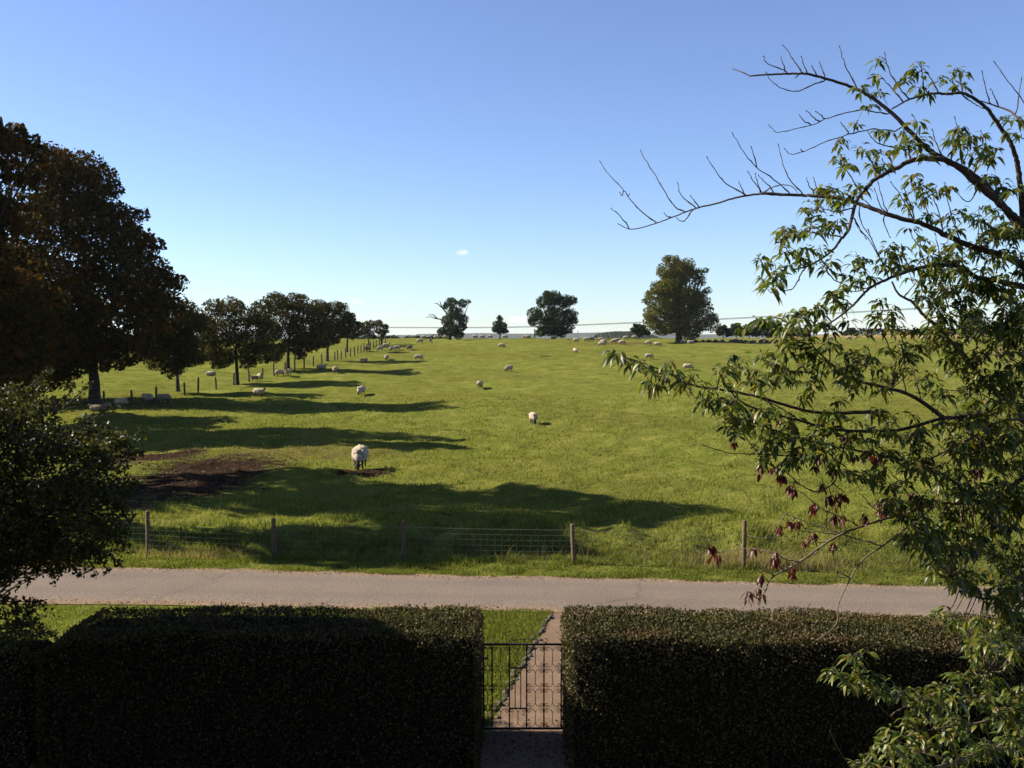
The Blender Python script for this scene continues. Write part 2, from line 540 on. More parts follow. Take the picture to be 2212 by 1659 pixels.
# edging stones along the left side of the path
mb = MB()
r = np.random.default_rng(5)
y = 11.1
while y < 15.7:
    L = r.uniform(.06, .17)
    cx, cy = path_left(y) - .05 + r.normal(0, .03), y
    n = 8
    th = np.arange(n) / n * 2 * math.pi
    rr = r.uniform(.8, 1.15, n)
    h = r.uniform(.015, .05)
    base = np.stack([cx + np.cos(th) * .045 * rr, cy + np.sin(th) * L * .55 * rr, np.zeros(n)], -1)
    midr = np.stack([cx + np.cos(th) * .042 * rr, cy + np.sin(th) * L * .5 * rr, np.full(n, h * .7)], -1)
    top = np.stack([cx + np.cos(th) * .024 * rr, cy + np.sin(th) * L * .3 * rr, h + r.uniform(-.01, .01, n)], -1)
    VV = np.vstack([base, midr, top, [[cx, cy, h]]])
    QQ = [(a * n + q, a * n + (q + 1) % n, (a + 1) * n + (q + 1) % n, (a + 1) * n + q) for a in (0, 1) for q in range(n)]
    TT = [(2 * n + q, 2 * n + (q + 1) % n, 3 * n) for q in range(n)]
    mb.add(VV, QQ, TT)
    y += L * .92
o = mb.build('path_edging', M['stone'])
tag(o, 'low rough stone edging between the lawn and the garden path', 'edging')


# loose grit along both edges of the lane
r = np.random.default_rng(23)
n = 5200
x = r.uniform(-12, 11, n)
side = r.uniform(size=n) < .5
off = np.abs(r.normal(0, .16, n))
y = np.where(side, road_near(x) + off, road_far(x) - off - .03)
L = r.uniform(.008, .035, n)
V, Q = leaf_quads(np.stack([x, y, .022 + L * .2], -1), L, L * r.uniform(.6, 1, n), rand_dirs(n, r) * np.array([1, 1, .4]), r)
t = NT('grit')
M['grit'] = t.bsdf(t.ramp(t.n('ShaderNodeNewGeometry').outputs['Random Per Island'], [(0, (.06, .042, .028)), (.6, (.17, .12, .08)), (1, (.33, .27, .20))]), .9, spec=.05)
tag(mesh_np('edge_gravel', V, [Q], [M['grit']]), 'loose grit and fallen bits along the edges of the lane', 'gravel', kind='stuff')


# ------------------------------------------------------------------ grass blades
def blades(name, pts, hgt, wid, mat, lean=.5, seed=1):
    r = np.random.default_rng(seed)
    n = len(pts)
    a = r.uniform(0, 2 * math.pi, n)
    side = np.stack([np.cos(a), np.sin(a), np.zeros(n)], -1)
    b = r.uniform(0, 2 * math.pi, n)
    ln = np.stack([np.cos(b), np.sin(b), np.zeros(n)], -1) * (lean * hgt * r.uniform(.2, 1, n))[:, None]
    up = np.array([0, 0, 1.0])
    w = (wid * .5)[:, None]
    h = hgt[:, None]
    V = np.stack([pts - side * w, pts + side * w, pts + side * w * .7 + ln * .35 + up * h * .6, pts - side * w * .7 + ln * .35 + up * h * .6, pts + ln + up * h], 1).reshape(-1, 3)
    k = np.arange(n)[:, None] * 5
    Q = k + np.array([[0, 1, 2, 3]]); T = k + np.array([[3, 2, 4]])
    return mesh_np(name, V, [Q, T], [mat])


def in_blob(x, y):
    m = np.zeros(len(x), bool)
    for cx, cy, rx, ry in BLOBS[1:5]:
        m |= ((x - cx) / rx) ** 2 + ((y - cy) / ry) ** 2 < .75
    return m


r = np.random.default_rng(11)
# lawn strip between hedges and the lane
n = 60000
x = np.concatenate([r.uniform(-9.5, -3.6, 22000), r.uniform(-.8, 1.3, 26000), r.uniform(1.3, 7, 16000), r.uniform(-4, -.8, 14000)])
y = np.concatenate([r.uniform(9, 16.7, 22000), r.uniform(11.2, 16.3, 26000), r.uniform(14.2, 16.0, 16000), r.uniform(14.2, 16.3, 14000)])
k = (y < road_near(x) + .05 + .06 * np.sin(x * 5)) & ~((x > path_left(y) - .02) & (x < path_right(y) + .03))
x, y = x[k], y[k]
pts = np.stack([x, y, np.zeros(len(x))], -1)
tag(blades('lawn_grass', pts, r.uniform(.025, .07, len(x)), np.full(len(x), .012), M['lawn'], .8, 3), 'short mown grass strip between the hedges and the lane', 'grass', kind='stuff')
# far verge and ditch
n = 90000
x = r.uniform(-12, 12, n); y = road_far(x) - .08 + 3.8 * r.uniform(0, 1, n) ** 1.25
pts = np.stack([x, y, ground(x, y)], -1)
dd = y - road_far(x)
h = np.where(dd < 1.0, r.uniform(.025, .08, n), r.uniform(.03, .15, n)) * np.clip(.75 + .7 * pnoise(pts, .8, 5), .25, 1.7)
tag(blades('verge_grass', pts, h, np.full(n, .014), M['lawn'], 1.3, 4), 'bright grass verge along the far side of the lane', 'grass', kind='stuff')
# dry stalks near the fence
n = 5000
n = 2600
x = np.concatenate([r.uniform(-11, 11, 500), r.normal(5.3, .9, 1400), r.normal(-7.0, .7, 700)])
y = road_far(x) + r.uniform(.9, 1.9, n)
pts = np.stack([x, y, ground(x, y)], -1)
tag(blades('dry_stalks', pts, r.uniform(.12, .38, n), np.full(n, .010), M['straw'], 1.2, 6), 'pale dry grass stalks at the foot of the roadside fence', 'dry grass', kind='stuff')
# pasture tufts
n = 210000
y = 21.0 + (75 - 21.0) * r.uniform(0, 1, n) ** 2.0
x = (r.uniform(-.66, .66, n)) * y
pts = np.stack([x, y, ground(x, y)], -1)
tuft = pnoise(pts, .7, 9) + .25 * pnoise(pts, 2.4, 10)
k = (tuft > r.uniform(-1.3, 1.0, n)) & ~(in_blob(x, y) & (r.uniform(size=n) < .96))
pts, y2, tf = pts[k], y[k], tuft[k]
h = r.uniform(.03, .085, len(pts)) * (1 + .7 * np.clip(tf, 0, 1.5)) * (1 + .8 * np.exp(-(y2 - 21) / 3))
tag(blades('pasture_grass', pts, h, .016 + .0009 * (y2 - 20), M['rough'], .9, 8), 'tufty grazed grass of the sheep field', 'grass', kind='stuff')


# clods and trodden lumps on the bare soil
r = np.random.default_rng(14)
mb = MB()
cl_ = []
for (cx, cy, rx, ry), m_ in zip(BLOBS[1:5], (1500, 420, 60, 160)):
    a = r.uniform(0, 6.283, m_); q = np.sqrt(r.uniform(0, 1, m_))
    cl_.append(np.stack([cx + rx * 1.0 * q * np.cos(a), cy + ry * 1.0 * q * np.sin(a)], -1))
cl_ = np.vstack(cl_)
n = len(cl_)
sz = r.uniform(.02, .085, n) * (r.uniform(size=n) ** .5)
ctr = np.stack([cl_[:, 0], cl_[:, 1], ground(cl_[:, 0], cl_[:, 1])], -1)
th = np.arange(6) / 6 * 6.283
rr = r.uniform(.6, 1.3, (n, 6))
ring = np.stack([np.cos(th)[None] * rr, np.sin(th)[None] * rr, r.uniform(-.3, .35, (n, 6))], -1) * sz[:, None, None]
topv = np.stack([r.normal(0, .2, n), r.normal(0, .2, n), r.uniform(.5, 1.0, n)], -1) * sz[:, None]
V = np.concatenate([ring + ctr[:, None], (topv + ctr)[:, None]], 1)
k_ = np.arange(n)[:, None, None] * 7
T = (k_ + np.array([[q, (q + 1) % 6, 6] for q in range(6)])[None]).reshape(-1, 3)
t = NT('clod_soil')
M['clod'] = t.bsdf(t.ramp(t.n('ShaderNodeNewGeometry').outputs['Random Per Island'], [(0, (.016, .011, .007)), (1, (.070, .045, .029))]), .95, spec=.05)
tag(mesh_np('soil_clods', V.reshape(-1, 3), [T], [M['clod']]), 'loose dark clods on the trodden bare earth', 'soil', kind='stuff')


# ------------------------------------------------------------------ trees
def lobes_px(lst, d, spread, seed, copies=2, fill=True):
    """(px,py,r px) list -> world lobes (x,y,z,r) with depth scatter about distance d"""
    r = np.random.default_rng(seed)
    out = []
    for (px, py, rp) in lst:
        for c_ in range(copies):
            f = (c_ + .5) / copies * 2 - 1
            dd = f * spread * r.uniform(.5, 1.0)
            p = P(px, py, d)
            s = 1 if c_ == 0 else r.uniform(.75, .95)
            out.append((p[0] + r.normal(0, .15) * rp * d / FPX, d + dd, p[2] + r.normal(0, .1) * rp * d / FPX, rp * d / FPX * s))
    return np.array(out)


def crown_cards(lobes, n, size, seed, gap=.25, droop=0):
    r = np.random.default_rng(seed)
    w = lobes[:, 3] ** 2
    i = r.choice(len(lobes), n, p=w / w.sum())
    d = rand_dirs(n, r)
    rad = lobes[i, 3] * (.35 + .68 * r.uniform(0, 1, n) ** .55)
    c = lobes[i, :3] + d * rad[:, None] * np.array([1, 1, .85])
    g = pnoise(c, float(np.median(lobes[:, 3])) * .9, seed + 1) + .5 * pnoise(c, float(np.median(lobes[:, 3])) * .35, seed + 2)
    c = c[g > -1.2 + gap * 2.0 * r.uniform(.3, 1, n)]
    n = len(c)
    L = size * np.exp(r.normal(-.08, .40, n))
    return leaf_quads(c, L, L * r.uniform(.5, .85, n), None, r)


def tree(name, label, cat, base, lobes, mat, bark, ncards, size, trunk_r, seed, group=None, fork=.35, gap=.25, extra=None, fz=None):
    base = np.asarray(base, float)
    r = np.random.default_rng(seed)
    root = empty(name, base)
    tag(root, label, cat, group)
    V, Q = crown_cards(lobes, ncards, size, seed, gap)
    V = V - base
    mesh_np('crown', V, [Q], [mat], parent=root)
    mb = MB()
    top = lobes[:, 2].max(); lowz = lobes[:, 2].min()
    cxy = np.average(lobes[:, :2], axis=0, weights=lobes[:, 3])
    forkz = base[2] + (lowz - base[2]) * .75 + fork * .15 * (top - lowz)
    if fz is not None: forkz = base[2] + fz
    mid = np.array([base[0] + (cxy[0] - base[0]) * .12, base[1], forkz])
    upp = np.array([base[0] + (cxy[0] - base[0]) * .6, base[1] + (cxy[1] - base[1]) * .6, forkz + .65 * (top - forkz)])
    tp = catmull([base - [0, 0, .15], base + (mid - base) * .15, (base + mid) / 2 + r.normal(0, .04, 3) * trunk_r * 4, mid, (mid + upp) / 2 + r.normal(0, .3, 3) * trunk_r, upp], 5)
    k = len(tp); u = np.linspace(0, 1, k)
    rad = trunk_r * np.interp(u, [0, .06, .2, .5, 1], [1.7, 1.25, 1.0, .8, .15])
    mb.tube(tp - base, rad, 10)
    sel = r.choice(len(lobes), min(len(lobes), 30), replace=False)
    for q in sel:
        tz = r.uniform(.42, .85) if fz is None else r.uniform(.62, .92)
        s = tp[int(tz * (k - 1))]
        e = lobes[q, :3]
        m_ = (s + e) / 2 + np.array([0, 0, -.08]) * np.linalg.norm(e - s) + r.normal(0, .06, 3) * np.linalg.norm(e - s)
        bp = catmull([s, m_, e], 6)
        r0 = min(trunk_r * .45, trunk_r * np.interp(tz, [.4, .9], [.5, .22]))
        mb.tube(bp - base, np.linspace(r0, r0 * .15, len(bp)), 5)
        for _ in range(2):
            e2 = e + rand_dirs(1, r)[0] * lobes[q, 3] * .9
            s2 = bp[4]
            mb.tube(catmull([s2, (s2 + e2) / 2 + r.normal(0, .1, 3) * lobes[q, 3], e2], 4) - base, np.linspace(r0 * .4, r0 * .08, 9), 4)
    if extra:
        for pl, ra in extra:
            mb.tube(np.asarray(pl) - base, ra, 4)
    mb.build('trunk', bark, root, True)
    return root


def at(px, d):
    x = (px - CX) / FPX * d * 1.0
    return np.array([x, d, float(ground(x, d))])


# big autumn tree behind the fence, left
BIG = [(130, 350, 44), (175, 372, 48), (112, 415, 58), (198, 430, 52), (62, 470, 58), (150, 500, 68), (236, 478, 50), (262, 530, 55), (300, 575, 45),
       (200, 580, 75), (80, 600, 80), (340, 606, 42), (280, 650, 70), (160, 680, 80), (60, 720, 70), (330, 690, 45), (230, 735, 45), (130, 770, 40), (20, 560, 60),
       (10, 680, 60), (370, 608, 24), (300, 735, 32), (100, 340, 20), (222, 400, 24), (280, 460, 22), (318, 520, 22), (40, 790, 40), (170, 775, 26), (350, 650, 35), (90, 800, 40), (0, 810, 50), (255, 775, 26), (300, 768, 26), (150, 800, 28), (225, 795, 16), (100, 830, 26), (50, 840, 36), (10, 850, 40), (165, 755, 40), (215, 765, 34), (40, 750, 60), (120, 720, 60), (200, 740, 40)]
tree('autumn_tree', 'tallest dark brown-green tree with thick trunk, behind the field fence', 'tree', at(203, 70),
     lobes_px(BIG, 70, 4.6, 21, 3), M['leaf_autumn'], M['bark_dark'], 120000, .23, .44, 21, gap=.34, fz=3.6)
# tree at the left edge
LFT = [(4, 268, 26), (26, 290, 22), (8, 282, 34), (38, 318, 30), (0, 350, 45), (36, 385, 30), (-60, 320, 60), (-60, 430, 80), (-25, 480, 55), (-140, 360, 70), (-200, 330, 60), (-260, 360, 70),
       (-150, 470, 90), (-300, 470, 90), (-220, 560, 100), (-80, 580, 80), (-340, 580, 80), (-120, 680, 80), (-280, 690, 80), (-20, 600, 40)]
tree('autumn_tree', 'reddish brown tree crown entering the frame above the tallest tree', 'tree', at(-200, 50),
     lobes_px(LFT, 50, 4.2, 22, 2), M['leaf_autumn'], M['bark_dark'], 60000, .22, .42, 22, gap=.3, fz=4)
GAP = [(20, 610, 45), (60, 640, 40), (0, 660, 55), (45, 700, 50), (90, 690, 34), (0, 740, 60), (60, 760, 45), (-50, 640, 60), (-60, 720, 70), (25, 800, 45), (100, 740, 30), (-110, 690, 60)]
tree('autumn_tree', 'dark bushy tree filling the gap below the reddish brown crown at the frame edge', 'tree', at(-20, 57),
     lobes_px(GAP, 57, 4.6, 23, 4), M['leaf_autumn'], M['bark_dark'], 42000, .22, .2, 23, gap=.3, fz=2.0)
# row of young trees along the fence
G = 'young trees along the field fence'
T2 = [(332, 705, 34), (312, 742, 28), (425, 690, 26), (340, 665, 26), (400, 675, 32), (368, 718, 36), (418, 702, 26), (390, 765, 40), (350, 768, 34), (408, 740, 32), (378, 800, 18), (345, 725, 30), (415, 775, 22)]
T3 = [(470, 668, 26), (508, 662, 26), (545, 688, 28), (450, 710, 32), (500, 715, 42), (556, 728, 28), (578, 752, 18), (460, 760, 26), (530, 765, 28), (490, 770, 24), (432, 742, 22), (435, 690, 18), (575, 700, 18), (440, 772, 14), (478, 786, 14), (540, 786, 14), (572, 776, 14)]
T4 = [(598, 648, 25), (640, 648, 25), (573, 668, 24), (678, 668, 25), (620, 690, 40), (660, 710, 36), (585, 715, 30), (700, 700, 20), (640, 748, 26), (600, 756, 20), (676, 746, 18), (555, 690, 16), (562, 752, 14), (600, 772, 12), (650, 768, 13), (695, 742, 14)]
T5 = [(700, 668, 20), (730, 668, 20), (750, 688, 16), (715, 700, 28), (738, 712, 22), (758, 710, 12), (690, 720, 22), (720, 735, 16)]
T6 = [(756, 690, 16), (770, 703, 12), (745, 715, 15), (764, 725, 10), (776, 718, 8)]
T7 = [(790, 702, 11), (802, 698, 11), (785, 714, 11), (800, 716, 11), (778, 722, 6), (806, 728, 7)]
T8 = [(822, 700, 11), (832, 706, 9), (828, 720, 9), (818, 716, 9), (836, 716, 5), (824, 732, 5)]
for lst, bx, d, nc, sz, tr, lab in (
        (T2, 383, 77, 34000, .16, .17, 'dark tree whose crown runs into the tallest tree, slim trunk by a fence post'),
        (T3, 512, 88, 32000, .16, .19, 'broad sparse brownish tree with slim trunk, next to two sheep by the fence'),
        (T4, 622, 101, 34000, .18, .21, 'dense dome-shaped dark tree, biggest of the row along the fence'),
        (T5, 707, 115, 15000, .19, .19, 'dark tree with a slanting trunk, overlapping the dome-shaped one'),
        (T6, 750, 130, 5200, .2, .16, 'thin tree with reddish crown tucked behind the slanting-trunked tree'),
        (T7, 797, 145, 3400, .18, .13, 'tiny open tree near the end of the row, wispy crown'),
        (T8, 824, 148, 3000, .18, .13, 'last small tree of the row, where the overhead cable emerges')):
    tree('young_tree', lab, 'tree', at(bx, d), lobes_px(lst, d, 2.6 if d < 110 else 1.6, int(bx), 2), M['leaf_row'], M['bark_dark'], nc, sz, tr, int(bx), G, gap=.36, fz={383: 1.5, 512: 2.4, 622: 2.2, 707: 2.4, 750: 2.0, 797: 1.6, 824: 1.6}[bx])

# trees on the crest
A = [(975, 655, 14), (998, 655, 11), (1014, 652, 6), (985, 675, 17), (965, 692, 14), (1000, 690, 13), (975, 712, 19), (1000, 706, 11), (955, 716, 11), (962, 662, 7), (990, 722, 12)]
b = at(972, 172)
bare = []
for pl in ([(972, 700), (955, 690), (940, 688), (930, 684), (920, 686)], [(945, 689), (936, 680), (925, 680)], [(968, 680), (955, 665), (944, 655), (938, 656)], [(955, 665), (950, 650)]):
    bare.append((np.array([P(x, y, 172 + .05 * q) for q, (x, y) in enumerate(pl)]), np.linspace(.14, .04, len(pl))))
tree('crest_tree', 'upright ragged tree with a bare branch reaching out over the crest', 'tree', b, lobes_px(A, 172, 1.5, 31, 2), M['leaf_oak'], M['bark_dark'], 10000, .25, .30, 31, 'trees on the crest', gap=.36, extra=bare)
B = [(1080, 690, 7), (1076, 699, 9), (1087, 703, 9), (1070, 710, 8), (1081, 715, 11), (1092, 714, 7), (1079, 684, 4)]
tree('crest_tree', 'smallest conical tree standing alone on the crest', 'tree', at(1080, 175), lobes_px(B, 175, .9, 32, 2), M['leaf_oak'], M['bark_dark'], 2400, .28, .14, 32, 'trees on the crest')
C_ = [(1195, 645, 20), (1170, 652, 18), (1220, 650, 18), (1238, 648, 12), (1160, 680, 18), (1195, 680, 26), (1230, 680, 17), (1150, 696, 11), (1185, 705, 22), (1220, 705, 18), (1165, 718, 12), (1208, 718, 16), (1240, 693, 9), (1182, 636, 10), (1146, 690, 6)]
tree('crest_tree', 'rounded dark green oak on the crest, with a low skirt of leaves', 'tree', at(1195, 176), lobes_px(C_, 176, 3.2, 33, 2), M['leaf_oak'], M['bark_dark'], 24000, .25, .42, 33, 'trees on the crest', gap=.3)
D_ = [(1475, 600, 26), (1440, 620, 26), (1482, 640, 30), (1462, 585, 20), (1512, 652, 18), (1455, 566, 17), (1480, 572, 18), (1435, 585, 20), (1498, 590, 16), (1460, 605, 28), (1508, 608, 14), (1427, 620, 20), (1406, 640, 16), (1450, 645, 32), (1500, 640, 24), (1526, 628, 9), (1420, 670, 28), (1470, 680, 34),
      (1513, 672, 22), (1410, 698, 20), (1445, 702, 26), (1490, 708, 30), (1523, 700, 22), (1538, 684, 12), (1401, 685, 12), (1440, 558, 8), (1395, 650, 8), (1520, 585, 7), (1425, 712, 16)]
tree('crest_tree', 'tall olive-topped tree with wide layered crown and stout trunk on the crest', 'tree', at(1466, 156), lobes_px(D_, 156, 4.2, 34, 2), M['leaf_olive'], M['bark_dark'], 56000, .24, .62, 34, 'trees on the crest', gap=.28)
E_ = [(1378, 708, 9), (1390, 710, 9), (1368, 713, 8), (1383, 718, 10), (1372, 704, 5), (1396, 718, 7)]
tree('crest_tree', 'low green tree half hidden beside the olive-topped tree', 'tree', at(1380, 182), lobes_px(E_, 182, 1.4, 35, 2), M['leaf_oak'], M['bark_dark'], 2600, .32, .2, 35, 'trees on the crest')
for bx, lst, d, lab, mt in (
        (2103, [(2090, 690, 16), (2110, 680, 16), (2120, 695, 14), (2100, 705, 18), (2080, 705, 12)], 215, 'dark distant tree seen through the cherry leaves', 'leaf_oak'),
        (2187, [(2170, 690, 18), (2195, 672, 20), (2215, 690, 20), (2190, 705, 24), (2160, 708, 14)], 205, 'larger dark distant tree behind the right end of the cherry branches', 'leaf_oak')):
    tree('field_tree', lab, 'tree', at(bx, d), lobes_px(lst, d, 2, bx, 2), M[mt], M['bark_dark'], 3500, .4, .3, bx, 'distant trees on the far right rise')
# bushes right of the olive tree
BU = [(1562, 716, 15, 11), (1590, 714, 16, 13), (1618, 715, 15, 12), (1646, 713, 17, 14), (1676, 716, 15, 12), (1708, 717, 16, 11), (1738, 720, 13, 9), (1838, 719, 17, 8)]
BL = ['brown bush touching the shade side of the olive-topped tree', 'second dark bush along from the olive-topped tree', 'low bush in the middle of the hedgerow on the crest', 'tallest brown bush of the hedgerow on the crest',
      'russet bush beside the tallest hedgerow bush', 'dark bush seen between hanging cherry leaves', 'last low bush of the hedgerow before open field', 'lone rounded bush in front of the dry far field']
for q, (bx, by, wx, hy) in enumerate(BU):
    d = 186 if q < 7 else 225
    g0 = at(bx, d)
    lst = [(bx + dx * wx, by - 3 + dy * hy * 1.25, .6 * hy) for dx, dy in ((-.7, .2), (-.3, -.3), (.2, -.4), (.6, 0), (0, .35), (-.6, .6), (.6, .6))]
    lb = lobes_px(lst, d, 1.2, 50 + q, 2)
    lb[:, 2] = np.maximum(lb[:, 2], g0[2] + .3)
    tree('hedgerow_bush', BL[q], 'bush', g0, lb, M['leaf_shrub' if q % 2 == 0 else 'leaf_oak'], M['bark_dark'], 4200, .24, .1, 60 + q, 'bushes along the crest hedgerow')

# clipped far hedge on the right rise
mb = MB()
r = np.random.default_rng(77)
n = 3200
x = r.uniform((1850 - CX) / FPX * 262, (2260 - CX) / FPX * 262, n)
yy = 262 + r.uniform(-.6, .6, n)
zz = ground(x, yy) + r.uniform(0, 1.7, n)
V, Q = leaf_quads(np.stack([x, yy, zz], -1), r.uniform(.4, .8, n), r.uniform(.3, .6, n), None, r)
o = mesh_np('far_hedge', V - np.array([95, 262, 4]), [Q], [M['leaf_shrub']], loc=(95, 262, 4))
tag(o, 'long dark field hedge along the top of the dry far slope', 'hedge')

# low hedge line at the top of the field left of the crest trees
n = 2200
r = np.random.default_rng(78)
x0, x1 = (640 - CX) / FPX * 188, (968 - CX) / FPX * 188
x = r.uniform(x0, x1, n); yy = 188 + r.uniform(-.5, .5, n)
zz = ground(x, yy) + r.uniform(0, .75, n) * (.5 + .5 * np.abs(np.sin(x * .7)) + .2 * np.sin(x * 2.3))
V, Q = leaf_quads(np.stack([x, yy, zz], -1), r.uniform(.25, .5, n), r.uniform(.2, .4, n), None, r)
o = mesh_np('boundary_hedge', V - np.array([-30, 188, 4]), [Q], [M['leaf_oak']], loc=(-30, 188, 4))
tag(o, 'low dark hedge line on the skyline behind the end of the tree row', 'hedge')

# ------------------------------------------------------------------ tumbled stone wall beyond the olive tree
mb = MB(); r = np.random.default_rng(8)
ga, gb = gp(1500, 739.5), gp(1712, 741.5)
for q in range(90):
    u = r.uniform()
    if .30 < u < .36 or .62 < u < .66: continue
    c0 = ga * (1 - u) + gb * u
    c0[1] += r.normal(0, .25)
    c0[2] = float(ground(c0[0], c0[1])) + r.uniform(.05, .32)
    n = 7; th = np.arange(n) / n * 6.283
    sx, sz = r.uniform(.18, .4), r.uniform(.12, .24)
    rr = r.uniform(.75, 1.2, (3, n))
    rings = [np.stack([c0[0] + np.cos(th) * sx * rr[k_] * f_, c0[1] + np.sin(th) * sx * rr[k_] * f_, np.full(n, c0[2] + zz_)], -1) for k_, (f_, zz_) in enumerate(((.8, -sz), (1.0, 0), (.6, sz)))]
    VV = np.vstack(rings + [[c0 + [0, 0, sz * 1.1]]])
    QQ = [(a * n + q_, a * n + (q_ + 1) % n, (a + 1) * n + (q_ + 1) % n, (a + 1) * n + q_) for a in (0, 1) for q_ in range(n)]
    mb.add(VV, QQ, [(2 * n + q_, 2 * n + (q_ + 1) % n, 3 * n) for q_ in range(n)])
o = mb.build('stone_wall', M['stone'])
tag(o, 'low tumbled stone wall at the foot of the crest hedgerow', 'wall')

# ------------------------------------------------------------------ distant land
def ridge(name, x0, x1, d, pyfun, thick, lab, seed):
    r = np.random.default_rng(seed)
    n = int((x1 - x0) / 1.2)
    px = np.linspace(x0, x1, n)
    X_ = (px - CX) / FPX * d
    top = CAM[2] + (725 - np.array([pyfun(p) for p in px])) * d / FPX
    bump_ = np.abs(np.sin(px * .9 + r.uniform(0, 6))) * .6 + np.abs(np.sin(px * .37 + 1)) * .8 + r.uniform(0, .9, n) * (r.uniform(size=n) > .35)
    top = top + bump_ * d / FPX * .9
    V = []
    for k_, (f, dy) in enumerate(((0, -thick), (.75, -thick * .2), (1, 0), (.8, thick * .3), (0, thick))):
        z = -18 + (top + 18) * f
        V.append(np.stack([X_, np.full(n, d) + dy + r.normal(0, thick * .03, n), z], -1))
    V = np.vstack(V)
    i = np.arange(4)[:, None] * n; j = np.arange(n - 1)[None]
    Q = np.stack([i + j, i + j + 1, i + n + j + 1, i + n + j], -1).reshape(-1, 4)
    tag(mesh_np(name, V, [Q], [M['hill']]), lab, 'hill', kind='structure')


ridge('hills', 200, 2600, 4200, lambda p: 722.5 - 3.0 * math.exp(-((p - 1300) / 130) ** 2) - 1.8 * math.exp(-((p - 1040) / 60) ** 2) + (2.5 if p < 900 else 0) + (1 if p > 1500 else 0), 500, 'low blue wooded hills on the horizon', 3)
ridge('hills', 1285, 1480, 1000, lambda p: 716.5 + 7 * (abs(p - 1345) / 60) ** 2.5, 60, 'nearer grey-green wooded rise between the oak and the olive-topped tree', 4)


# ------------------------------------------------------------------ overhead cable, pole, mast
root = empty('power_line', P(835, 708, 150))
tag(root, 'thin pair of overhead cables crossing above the crest', 'cable')
l0 = np.array(root.location)
for off, name in ((0, 'wire'), (.16, 'wire')):
    pts = catmull([P(700, 706.5, 152), P(835, 708, 148), P(1106, 707.5, 138), P(1395, 697, 126), P(1560, 690, 120), P(1990, 667, 104), P(2400, 636, 90)], 8)
    pts[:, 2] += off * .65
    MB().tube(pts - l0, .028, 5).build(name, M['cable'], root)
b = at(1155, 196)
o = MB().tube([b - [0, 0, .5] - b, P(1155, 711, 196) - b], [.16, .12], 7).tube([P(1152.5, 713, 196) - b, P(1157.5, 713, 196) - b], .07, 4).build('utility_pole', M['oldpost'], loc=None)
o.location = b
tag(o, 'thin wooden pole on the skyline beside the rounded oak', 'pole')
b = np.array(P(1248, 724, 1500)); b[2] = -16
h_ = P(1248, 713, 1500)[2] - b[2]
o = MB().tube([(0, 0, 0), (0, 0, h_)], [.9, .25], 6).tube([(-1.2, 0, h_ - 2), (1.2, 0, h_ - 2)], .2, 4).build('radio_mast', M['oldpost'])
o.location = b
tag(o, 'tiny far mast rising above the blue hills', 'mast')


# ------------------------------------------------------------------ fences
def post_mesh(h, rr, seed):
    r = np.random.default_rng(seed)
    pts = np.array([[0, 0, -.25], [0, 0, .02], [r.normal(0, .006), r.normal(0, .006), h * .5], [0, 0, h - .02], [0, 0, h]])
    return MB().tube(pts, [rr * 1.03, rr * 1.03, rr, rr * .97, rr * .8], 10)


road_posts = [(-30, 1184, 1090, 0), (320, 1190, 1104, 0), (592, 1202, 1120, 0), (871, 1209, 1124, .02), (1240, 1217, 1132, -.05), (1607, 1228, 1124, 0), (2050, 1245, 1160, .02), (2420, 1262, 1170, 0)]
root = empty('stock_fence', P(1106, 1212, 19.6) * np.array([1, 1, 0]))
tag(root, 'roadside stock fence of wooden posts with sheep netting', 'fence')
l0 = np.array(root.location)
bases, tops = [], []
for q, (px, yb, yt, lean) in enumerate(road_posts):
    # foot of post on the verge
    v = FW + RT * ((px - CX) / FPX) + UP * ((CY - yb) / FPX)
    d = 4.8 / -(v[2] / v[1])
    p = P(px, yb, d); p[2] = 0
    h = P(px, yt, d)[2]
    o = post_mesh(h, .048, q).build('post', M['post'], root, True)
    o.location = p - l0
    o.rotation_euler = (0, lean, 0)
    bases.append(p); tops.append(p + [lean * h, 0, h])
mb = MB()
for a, b_, ta, tb in zip(bases[:-1], bases[1:], tops[:-1], tops[1:]):
    a0, b0 = a - l0 + [0, -.052, 0], b_ - l0 + [0, -.052, 0]
    hh = min(ta[2], tb[2]) - .12
    for f in (.03, .2, .36, .52, .68, .84, 1.0):
        s = np.linspace(0, 1, 7)[:, None]
        w = a0 * (1 - s) + b0 * s
        w[:, 2] = hh * f + .012 * np.sin(s[:, 0] * math.pi) * -1
        mb.tube(w, .0028 if f == 1.0 else .0018, 4, cap=False)
    n = int(np.linalg.norm(b0 - a0) / .15)
    for k_ in range(1, n):
        p = a0 + (b0 - a0) * k_ / n
        mb.tube([p + [0, 0, .03 * hh], p + [.01 * math.sin(k_ * 2.1), 0, hh * .84]], .0014, 3, cap=False)
mb.build('wire_netting', M['wire'], root)

